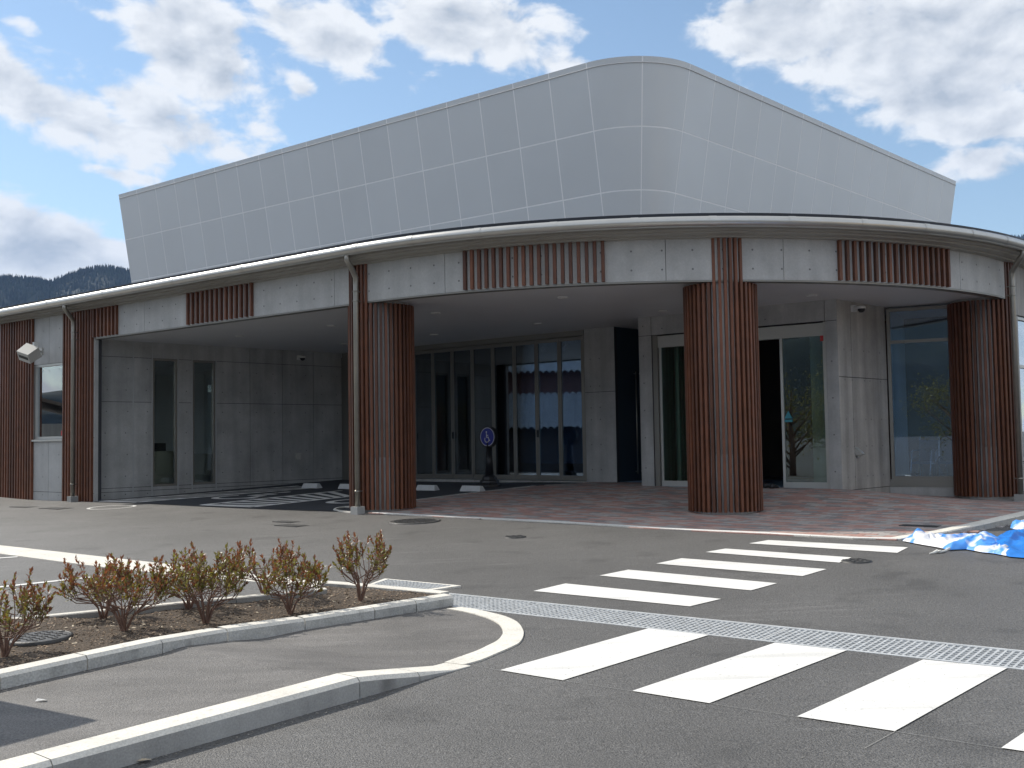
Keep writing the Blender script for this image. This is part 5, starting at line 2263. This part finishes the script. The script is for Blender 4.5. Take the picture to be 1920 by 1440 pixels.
def ground_sheet(name, front, back, hpts, material, label, nx=170, ny=56, fold=0.05, seed=1, base=0.012):
    f = resample(plan(front), nx)
    b = resample(plan(back), nx)
    hx = np.array([h[0] for h in hpts])
    hy = np.array([h[1] for h in hpts])
    mb = MB()
    v = []
    for i in range(nx):
        t = i / (nx - 1)
        H = float(np.interp(t, hx, hy))
        for j in range(ny):
            q = j / (ny - 1)
            p = f[i] * (1 - q) + b[i] * q
            wob = 0.03 * vnoise(p[0] * 4, p[1] * 4, seed + 5)
            p = p + np.array([wob, -wob])
            env = math.sin(math.pi * min(max(q, 0), 1)) ** 0.7 * min(1, t * 8) ** 0.6
            r1 = abs(vnoise(p[0] * 5.2, p[1] * 5.2, seed)) * 1.3
            r2 = abs(vnoise(p[0] * 11, p[1] * 11, seed + 1))
            r3 = vnoise(p[0] * 25, p[1] * 25, seed + 2)
            r4 = abs(vnoise(p[0] * 17 + 3 * r3, p[1] * 17, seed + 3))
            h = H * env * (0.62 + 0.75 * (0.5 - r1)) + fold * env * (0.62 - 1.3 * r2) + fold * 0.5 * env * (0.4 - r4) + fold * 0.10 * env * r3
            v.append(xyz(p, zg(*p) + base + max(h, 0.0)))
    mb.add(v, [(i * ny + j, (i + 1) * ny + j, (i + 1) * ny + j + 1, i * ny + j + 1) for i in range(nx - 1) for j in range(ny - 1)], 0, True)
    o = mb.build(name, material, None, xyz(f[0], zg(*f[0])))
    return tag(o, label, 'plastic sheet')


ground_sheet('plastic_sheet', [(1690, 1016), (1716, 1021), (1757, 1028), (1780, 1033), (1812, 1032), (1845, 1038), (1866, 1040), (1888, 1045)],
             [(1692, 1013), (1720, 1011), (1760, 1013), (1800, 1014), (1835, 1015), (1860, 1019), (1885, 1024), (1900, 1036)],
             [(0, 0.02), (0.13, 0.09), (0.3, 0.05), (0.42, 0.07), (0.5, 0.10), (0.62, 0.12), (0.72, 0.09), (0.82, 0.05), (0.93, 0.06), (1, 0.02)], M['tarp_white'], 'crumpled white and pale blue plastic sheet along the foot of the apron kerb', fold=0.055, seed=21)
ground_sheet('plastic_sheet', [(1852, 1034), (1890, 1046), (1930, 1049), (2010, 1052), (2080, 1050)], [(1862, 1012), (1890, 1006), (1930, 1000), (2000, 996), (2070, 1000)],
             [(0, 0.03), (0.12, 0.07), (0.3, 0.10), (0.55, 0.12), (0.8, 0.09), (1, 0.02)], M['tarp_blue'], 'bright blue plastic sheet heaped at the right edge by the kerb', fold=0.045, seed=33)
ground_sheet('plastic_sheet', [(1893, 1000), (1905, 1003), (1935, 1004), (1970, 1004)], [(1893, 997), (1905, 992), (1935, 990), (1970, 990)],
             [(0, 0.03), (0.3, 0.07), (0.7, 0.08), (1, 0.04)], M['tarp_white'], 'small bunched pale end of sheet lying behind the bright blue sheet', 40, 20, 0.03, 41, 0.06)
rp = [gnd(1781, 1033.5) + np.array([0, 0, 0.03]), gnd(1772, 1035) + np.array([0, 0, 0.012]), gnd(1763, 1037.5) + np.array([0, 0, 0.012]), gnd(1757, 1037.5) + np.array([0, 0, 0.02]), gnd(1750, 1038.5) + np.array([0, 0, 0.010]), gnd(1743, 1039.5) + np.array([0, 0, 0.008])]
mb = MB()
mb.tube([tuple(p) for p in rp], [0.011, 0.011, 0.010, 0.020, 0.012, 0.005], 8)
mb.tube([tuple(rp[3]), tuple(rp[3] + np.array([0.02, -0.05, 0.01]))], 0.008, 6)
tag(mb.build('rope', M['rope'], None, rp[0]), 'short white rope end on the asphalt below the crumpled sheet', 'rope')
# bits of litter on the asphalt
for u, v, s, lb in ((77, 1315.5, 0.028, 'scrap of white paper on the walk near the dark shadow'), (268, 1428, 0.035, 'curled dry leaf at the foot of the front kerb')):
    p = gnd(u, v, 0.004, hs if v < 1400 else None)
    mb = MB()
    mb.add([(p[0] - s, p[1] - s * .3, p[2] + .004), (p[0] + s, p[1] - s * .4, p[2] + .012), (p[0] + s * .9, p[1] + s * .5, p[2] + .006), (p[0] - s * .8, p[1] + s * .4, p[2] + .014)], [(0, 1, 2, 3)])
    tag(mb.build('litter', M['paint'] if v < 1400 else M['chip_pale'], None, p), lb, 'litter')


# ------------------------------------------------------------------ azaleas in the planter
def leaf(mb, p, d, up, L, W, droop):
    d = Vector(d).normalized()
    s = d.cross(Vector(up)).normalized()
    n = s.cross(d)
    p = Vector(p)
    a = p + d * L * 0.45 + s * W + n * L * 0.06
    b = p + d * L * 0.45 - s * W + n * L * 0.06
    e = p + d * L - n * droop * L
    m_ = p + d * L * 0.5 - n * 0.01 * L
    mb.add([p, a, e, b, m_], [(0, 1, 4), (1, 2, 4), (2, 3, 4), (3, 0, 4)])


def shrub(px, h_px, w_px, seed, label, dense=1.0, red=0.5, lean=(0, 0)):
    r = np.random.RandomState(seed)
    p = gnd(px[0], px[1], 0.03)
    p[2] = soil_z(p[0], p[1])
    k = p[1] / 2000.0
    H = h_px * k * 1.0
    Wd = w_px * k * 0.5
    t = thing('azalea', label, 'shrub', p, 'azaleas in the planter')
    st, lr, lg = MB(), MB(), MB()
    nm = int(8 * dense) + 1
    tips = []
    for i in range(nm):
        a = 2 * math.pi * (i + r.uniform(-.3, .3)) / nm
        out = Wd * r.uniform(0.35, 0.80)
        hh = H * r.uniform(0.35, 0.6)
        b0 = Vector((r.uniform(-.012, .012), r.uniform(-.012, .012), -0.02))
        b1 = Vector((math.cos(a) * out * 0.28, math.sin(a) * out * 0.28, hh * 0.45))
        b2 = Vector((math.cos(a) * out * 0.75 + lean[0] * .3, math.sin(a) * out * 0.75 + lean[1] * .3, hh))
        st.tube([b0, b1, b2], [0.0095, 0.0062, 0.004], 5, cap=False)
        ns = r.randint(4, 7)
        for j in range(ns):
            f = r.uniform(0.35, 1.0)
            s0 = b1.lerp(b2, (f - 0.35) / 0.65)
            a2 = a + r.uniform(-1.1, 1.1)
            o2 = Wd * r.uniform(0.55, 1.05)
            z2 = H * r.uniform(0.55, 1.0) * (1.0 - 0.28 * (o2 / Wd) ** 2)
            e0 = Vector((math.cos(a2) * o2 + lean[0], math.sin(a2) * o2 + lean[1], z2))
            mid = s0.lerp(e0, 0.5) + Vector((math.cos(a2) * 0.03, math.sin(a2) * 0.03, -0.03))
            st.tube([s0, mid, e0], [0.0042, 0.0032, 0.0020], 4, cap=False)
            tips.append((mid, e0))
            for q in range(r.randint(1, 3)):
                g = r.uniform(0.3, 0.9)
                u0 = mid.lerp(e0, g)
                e1 = u0 + Vector((r.uniform(-.06, .06), r.uniform(-.06, .06), r.uniform(0.05, 0.13)))
                st.tube([u0, e1], [0.0026, 0.0016], 4, cap=False)
                tips.append((u0, e1))
    for q in range(int(6 * dense)):
        m0, e = tips[r.randint(0, len(tips))]
        e1 = e + Vector((r.uniform(-.035, .035), r.uniform(-.035, .035), r.uniform(0.06, 0.15)))
        if e1.z > H * 1.08:
            continue
        st.tube([e, e1], [0.0026, 0.0016], 4, cap=False)
        tips.append((e, e1))
    for m0, e in tips:
        ax = (e - m0)
        Lt = ax.length
        ax.normalize()
        nl = int(r.randint(9, 15))
        top = e.z / H
        for q in range(nl):
            f = 1.0 - (q / nl) ** 1.3 * min(0.85, 0.12 / max(Lt, 0.02) + 0.25)
            pp = m0.lerp(e, f)
            an = q * 2.4 + r.uniform(-.3, .3)
            ref = Vector((0, 0, 1)) if abs(ax.z) < 0.9 else Vector((1, 0, 0))
            s1 = ax.cross(ref).normalized()
            s2 = ax.cross(s1)
            rad = s1 * math.cos(an) + s2 * math.sin(an)
            d = ax * (1.0 if q < 6 else 0.6) + rad * (0.42 + 0.045 * q)
            L = r.uniform(0.026, 0.044)
            isred = r.rand() < (red + 0.75 * (top - 0.62)) and q < nl * 0.8
            leaf(lr if isred else lg, pp, d, rad * -1 + ax, L, L * r.uniform(0.18, 0.27), r.uniform(-0.1, 0.2))
    link('stem', st.mesh('stem', M['twig']), t, p)
    if lr.f:
        link('new_foliage', lr.mesh('new_foliage', M['leaf_red']), t, p, 'stuff')
    link('foliage', lg.mesh('foliage', M['leaf_green']), t, p, 'stuff')
    for ch in t.children:
        ch.location = (0, 0, 0)
    return t


shrub((9, 1247), 150, 150, 1, 'russet azalea cut by the left edge beside the iron cover', 1.1, 0.5)
shrub((194.6, 1166), 112, 150, 2, 'russet azalea with one long bare side shoot, at the back of the planter', 0.9, 0.7, (-0.05, 0))
shrub((232, 1196.6), 132, 160, 3, 'broad russet and olive azalea, the nearest one right of the iron cover', 1.1, 0.5, (0.03, 0))
shrub((354, 1144), 96, 120, 4, 'smaller olive azalea half hidden behind the dense middle one', 0.8, 0.4, (-0.03, 0))
shrub((385, 1171), 146, 150, 5, 'tallest dense olive azalea in the middle of the planter', 1.25, 0.32, (0.0, 0))
shrub((494.6, 1125), 108, 130, 6, 'red-tipped azalea at the back, beside the back kerb', 0.95, 0.75)
shrub((544, 1150), 104, 118, 7, 'olive azalea with a few bare twigs, in front of the red-tipped one', 0.9, 0.4, (0.03, 0))
shrub((677, 1132), 122, 112, 8, 'single airy azalea standing apart at the right end of the planter', 0.9, 0.42, (0.01, 0))

# ------------------------------------------------------------------ board outside the picture whose shadow falls on the walk
tip = gnd(175, 1350, 0, hs)
Hb = 1.55
kx = Hb / math.tan(SUN_EL)
cb = tip[:2] + SUN_H / np.linalg.norm(SUN_H) * kx
bd = np.array([-0.6403, -0.7681])
bnrm = np.array([-bd[1], bd[0]])
zt = tip[2] + Hb
t = thing('notice_board', 'dark notice board on two posts beside the walk, casting the shadow at the lower left', 'notice board', xyz(cb, tip[2]))
mb = MB()
mb.box(cb, bd, bnrm, 0.0, 1.7, 0.0, 0.05, zt - 1.15, zt)
mb.build('board', M['alu'], t)
for s in (0.08, 1.55):
    mb = MB()
    mb.box(cb, bd, bnrm, s, s + 0.06, 0.051, 0.11, zt - 1.75, zt - 0.05)
    mb.build('post', M['alu'], t)
for ch in t.children:
    ch.location = Vector((0, 0, 0)) - t.location


# ------------------------------------------------------------------ houses across the road, seen in the glass
def tiled_roof(c, ax, ay, w, d, z0, z1, parent):
    """one slope: eave at -d, ridge at 0; waves of tiles"""
    mb = MB()
    nx, ny = int(w / 0.07), int(d / 0.28)
    v = []
    for j in range(ny + 1):
        for half in (0, 1):
            q = min(j + half * 0.98, ny) / ny
            for i in range(nx + 1):
                x = -w / 2 + w * i / nx
                p = c + ax * x + ay * (d * q)
                z = z0 + (z1 - z0) * q + 0.13 * abs(math.sin(i * math.pi / 4)) + (0.15 if half == 0 else 0.0)
                v.append((p[0], p[1], z))
    r = nx + 1
    f = [(a * r + i, a * r + i + 1, (a + 1) * r + i + 1, (a + 1) * r + i) for a in range(2 * ny + 1) for i in range(nx)]
    mb.add(v, f)
    return mb.build('roof_tiles', M['tile'], parent, None, 'stuff')


hc = np.array([-22.5, 15.6])
hn = np.array([0.965, 0.262])
hd = np.array([-hn[1], hn[0]])
gz = zg(*hc)
hh = thing('tiled_house', 'dark timber house with two tiled roofs, seen mirrored in the folding doors', 'house', xyz(hc, gz))
mb = MB()
mb.box(hc, hd, hn, -4.5, 5.0, -7, 0, gz - 0.3, gz + 2.15)
mb.build('wall', M['dark_wood'], hh)
mb = MB()
mb.box(hc, hd, hn, -4.3, 4.6, -8, -2.3, gz + 2.15, gz + 4.62)
mb.build('upper_wall', M['red_wall'], hh)
tiled_roof(hc + hn * 0.7, hd, -hn, 10.5, 3.0, gz + 1.75, gz + 3.35, hh)
tiled_roof(hc - hn * 1.6, hd, -hn, 9.8, 2.6, gz + 4.3, gz + 5.7, hh)
for ch in hh.children:
    ch.location = Vector((0, 0, 0)) - hh.location
sh_c = np.array([-36.0, 28.0])
gz = zg(*sh_c)
sn = np.array([0.97, -0.22])
sd3 = np.array([0.22, 0.97])
sh = thing('shed', 'pale shed with a brown sheet roof, seen mirrored in the left window', 'shed', xyz(sh_c, gz))
mb = MB()
mb.box(sh_c, sd3, sn, -4, 4, -8, 0, gz - 0.3, gz + 2.2)
mb.build('wall', M['shed'], sh)
mb = MB()
P = lambda x, y, z: xyz(sh_c + sd3 * x + sn * y, gz + z)
mb.add([P(-4.6, 0.5, 1.95), P(0, 0.5, 3.2), P(4.6, 0.5, 1.95), P(-4.6, -8.5, 1.95), P(0, -8.5, 3.2), P(4.6, -8.5, 1.95), P(-4.6, 0.5, 2.1), P(0, 0.5, 3.35), P(4.6, 0.5, 2.1), P(-4.6, -8.5, 2.1), P(0, -8.5, 3.35), P(4.6, -8.5, 2.1)],
       [(6, 7, 10, 9), (7, 8, 11, 10), (0, 3, 4, 1), (1, 4, 5, 2), (0, 1, 7, 6), (1, 2, 8, 7), (3, 9, 10, 4), (4, 10, 11, 5)])
mb.build('roof', M['shed_roof'], sh)
for ch in sh.children:
    ch.location = Vector((0, 0, 0)) - sh.location

kc = np.array([23.0, 2.0])  # unseen house added to tint the gutter and bounce warm light
gz = zg(*kc)
kn2 = np.array([-0.93, 0.37])
kd2 = np.array([-kn2[1], kn2[0]])
ch_ = thing('added_cream_house', 'added two storey cream house out of view, warming the gutter and the right fascia', 'house', xyz(kc, gz))
mb = MB()
mb.box(kc, kd2, kn2, -7, 7, -8, 0, gz - 0.3, gz + 6.0)
mb.build('wall', M['cream_wall'], ch_)
mb = MB()
P = lambda x, y, z: xyz(kc + kd2 * x + kn2 * y, gz + z)
mb.add([P(-7.6, 0.6, 5.8), P(7.6, 0.6, 5.8), P(7.6, -8.6, 5.8), P(-7.6, -8.6, 5.8), P(-3.5, -4, 8), P(3.5, -4, 8)], [(0, 1, 5, 4), (1, 2, 5), (2, 3, 4, 5), (3, 0, 4), (0, 3, 2, 1)])
mb.build('roof', M['shed_roof'], ch_)
for x in (-5, -1.5, 2.5):
    for z in (1.0, 3.8):
        mb = MB()
        mb.box(kc, kd2, kn2, x, x + 1.7, -0.05, 0.03, gz + z, gz + z + 1.2)
        mb.build('window', M['glass_sky'], ch_)
for c_ in ch_.children:
    c_.location = Vector((0, 0, 0)) - ch_.location

def broad_tree(x, y, H, seed, label):
    r = np.random.RandomState(seed)
    p = np.array([x, y, zg(x, y)])
    t = thing('broadleaf_tree', label, 'tree', p, 'trees mirrored in the entrance glass')
    st, lf = MB(), MB()
    st.tube([(0, 0, -0.2), (0.05, 0, H * 0.25), (0.0, 0.08, H * 0.5), (0.1, 0, H * 0.8)], [0.16, 0.13, 0.09, 0.03], 8)
    for i in range(18):
        a = r.uniform(0, 6.28)
        z0 = H * r.uniform(0.05, 0.6)
        e = Vector((math.cos(a) * H * r.uniform(.2, .38), math.sin(a) * H * r.uniform(.2, .38), z0 + H * r.uniform(.1, .35)))
        st.tube([(0.03, 0.03, z0), e * 0.5 + Vector((0, 0, z0 * 0.5)), e], [0.05, 0.03, 0.012], 5)
        for k in range(150):
            d = Vector(r.normal(0, 1, 3)) * H * 0.085
            q = e + d
            leaf(lf, q, (r.uniform(-1, 1), r.uniform(-1, 1), r.uniform(-.6, .6)), (0.1, 0.2, 1), 0.16, 0.05, 0.1)
    link('trunk', st.mesh('trunk', M['twig']), t, p)
    link('crown', lf.mesh('crown', M['leaf_green']), t, p, 'stuff')
    for ch in t.children:
        ch.location = (0, 0, 0)


broad_tree(-21.5, 3.0, 4.6, 61, 'olive broadleaf tree across the lot, mirrored in the right entrance door')
broad_tree(-25.5, -2.5, 5.6, 62, 'taller broadleaf tree across the road, mirrored beside the first one')
broad_tree(-9.5, -13.0, 5.2, 63, 'added broadleaf tree behind the viewer, breaking up the reflection in the tall right window')  # tree added to break the flat horizon mirrored in that window

# ------------------------------------------------------------------ hills
def ridge(name, pts, D, material, foot=260.0, trees=True, seed=3, th=9.0, polar=False):
    """wooded hill whose ridge runs through the sight lines pts at distance D"""
    r = np.random.RandomState(seed)
    top = []
    for u, v in pts:
        if polar:
            d = np.array([math.sin(math.radians(u)), math.cos(math.radians(u)), math.tan(math.radians(v))])
        else:
            d = ray(u, v)
        k = D / math.hypot(d[0], d[1])
        top.append(d * k)
    top = np.array(top)
    n = 140
    dd_ = np.r_[0, np.cumsum(np.hypot(*(top[1:] - top[:-1]).T[:2]))]
    tt = np.linspace(0, dd_[-1], n)
    R = np.stack([np.interp(tt, dd_, top[:, i]) for i in range(3)], 1)
    rows_ = 16
    mb = MB()
    v = []
    G = []
    for i in range(n):
        to_us = -R[i, :2] / np.linalg.norm(R[i, :2])
        col = []
        for j in range(rows_):
            q = j / (rows_ - 1)
            p = R[i, :2] + to_us * (q * R[i, 2] * 1.7)
            z = R[i, 2] * (1 - q) - th * 0.8 + 14 * math.sin(i * 0.23 + j * 0.6) * math.sin(math.pi * q) + 8 * math.sin(i * 0.61 - j * 0.9) * math.sin(math.pi * q)
            col.append((p[0], p[1], z))
        back = R[i, :2] - to_us * 500
        v += [(back[0], back[1], -20)] + col
        G.append(col)
    m_ = rows_ + 1
    mb.add(v, [(i * m_ + j, (i + 1) * m_ + j, (i + 1) * m_ + j + 1, i * m_ + j + 1) for i in range(n - 1) for j in range(m_ - 1)], 0, True)
    mb.build(name, material, None, None, 'structure')
    if trees:
        mt = MB()
        G = np.array(G)
        for k in range(9000):
            i = r.randint(0, n - 1)
            q = r.rand() ** 1.6 * 0.62 * (rows_ - 1)
            if k < 1500:
                q = r.uniform(0, 0.25)
            j = int(q)
            f, g = r.rand(), q - j
            p = (G[i][j] * (1 - f) + G[i + 1][j] * f) * (1 - g) + (G[i][j + 1] * (1 - f) + G[i + 1][j + 1] * f) * g
            h = th * r.uniform(0.75, 1.5)
            w = h * r.uniform(0.16, 0.26)
            a = r.uniform(0, 6.28)
            base = [(p[0] + w * math.cos(a + 1.2566 * c), p[1] + w * math.sin(a + 1.2566 * c), p[2] - 1) for c in range(5)]
            mt.add(base + [(p[0], p[1], p[2] + h)], [(0, 1, 5), (1, 2, 5), (2, 3, 5), (3, 4, 5), (4, 0, 5)])
        mt.build('conifer_forest', M['forest'], None, None, 'stuff')


ridge('hill', [(-420, 560), (-200, 530), (0, 516), (35, 517), (70, 521), (98, 525), (125, 514), (150, 505), (178, 499), (202, 498), (228, 502), (260, 506), (330, 520), (420, 560), (520, 640)], 1500.0, M['hill'], th=5.5)
ridge('distant_hill', [(1700, 520), (1780, 470), (1840, 452), (1875, 443), (1905, 445), (1950, 440), (2030, 450), (2150, 500)], 2300.0, M['hill'], trees=True, seed=9, th=10.0)
ridge('hill', [(-70, 2.0), (-80, 3.5), (-92, 5.5), (-104, 7.0), (-116, 6.5), (-130, 8.0), (-145, 6.0), (-158, 7.0), (-170, 4.5), (-185, 5.5), (-200, 3.0), (-215, 4.0), (-230, 2.5)], 900.0, M['hill'], trees=False, seed=5, polar=True)

# ------------------------------------------------------------------ haze in the valley air
HZ = bpy.data.materials.new('valley haze')
HZ.use_nodes = True
nt = HZ.node_tree
nt.nodes.remove(nt.nodes['Principled BSDF'])
pv = nt.nodes.new('ShaderNodeVolumePrincipled')
pv.inputs['Color'].default_value = (0.34, 0.55, 1.0, 1)
pv.inputs['Density'].default_value = 1.15e-4
pv.inputs['Anisotropy'].default_value = 0.0
nt.links.new(pv.outputs[0], nt.nodes['Material Output'].inputs['Volume'])
mb = MB()
mb.box((0, 0), np.array([1.0, 0]), np.array([0, 1.0]), -3600, 3600, -3600, 3600, -60, 620)
hz = mb.build('haze', HZ, None, None, 'stuff')
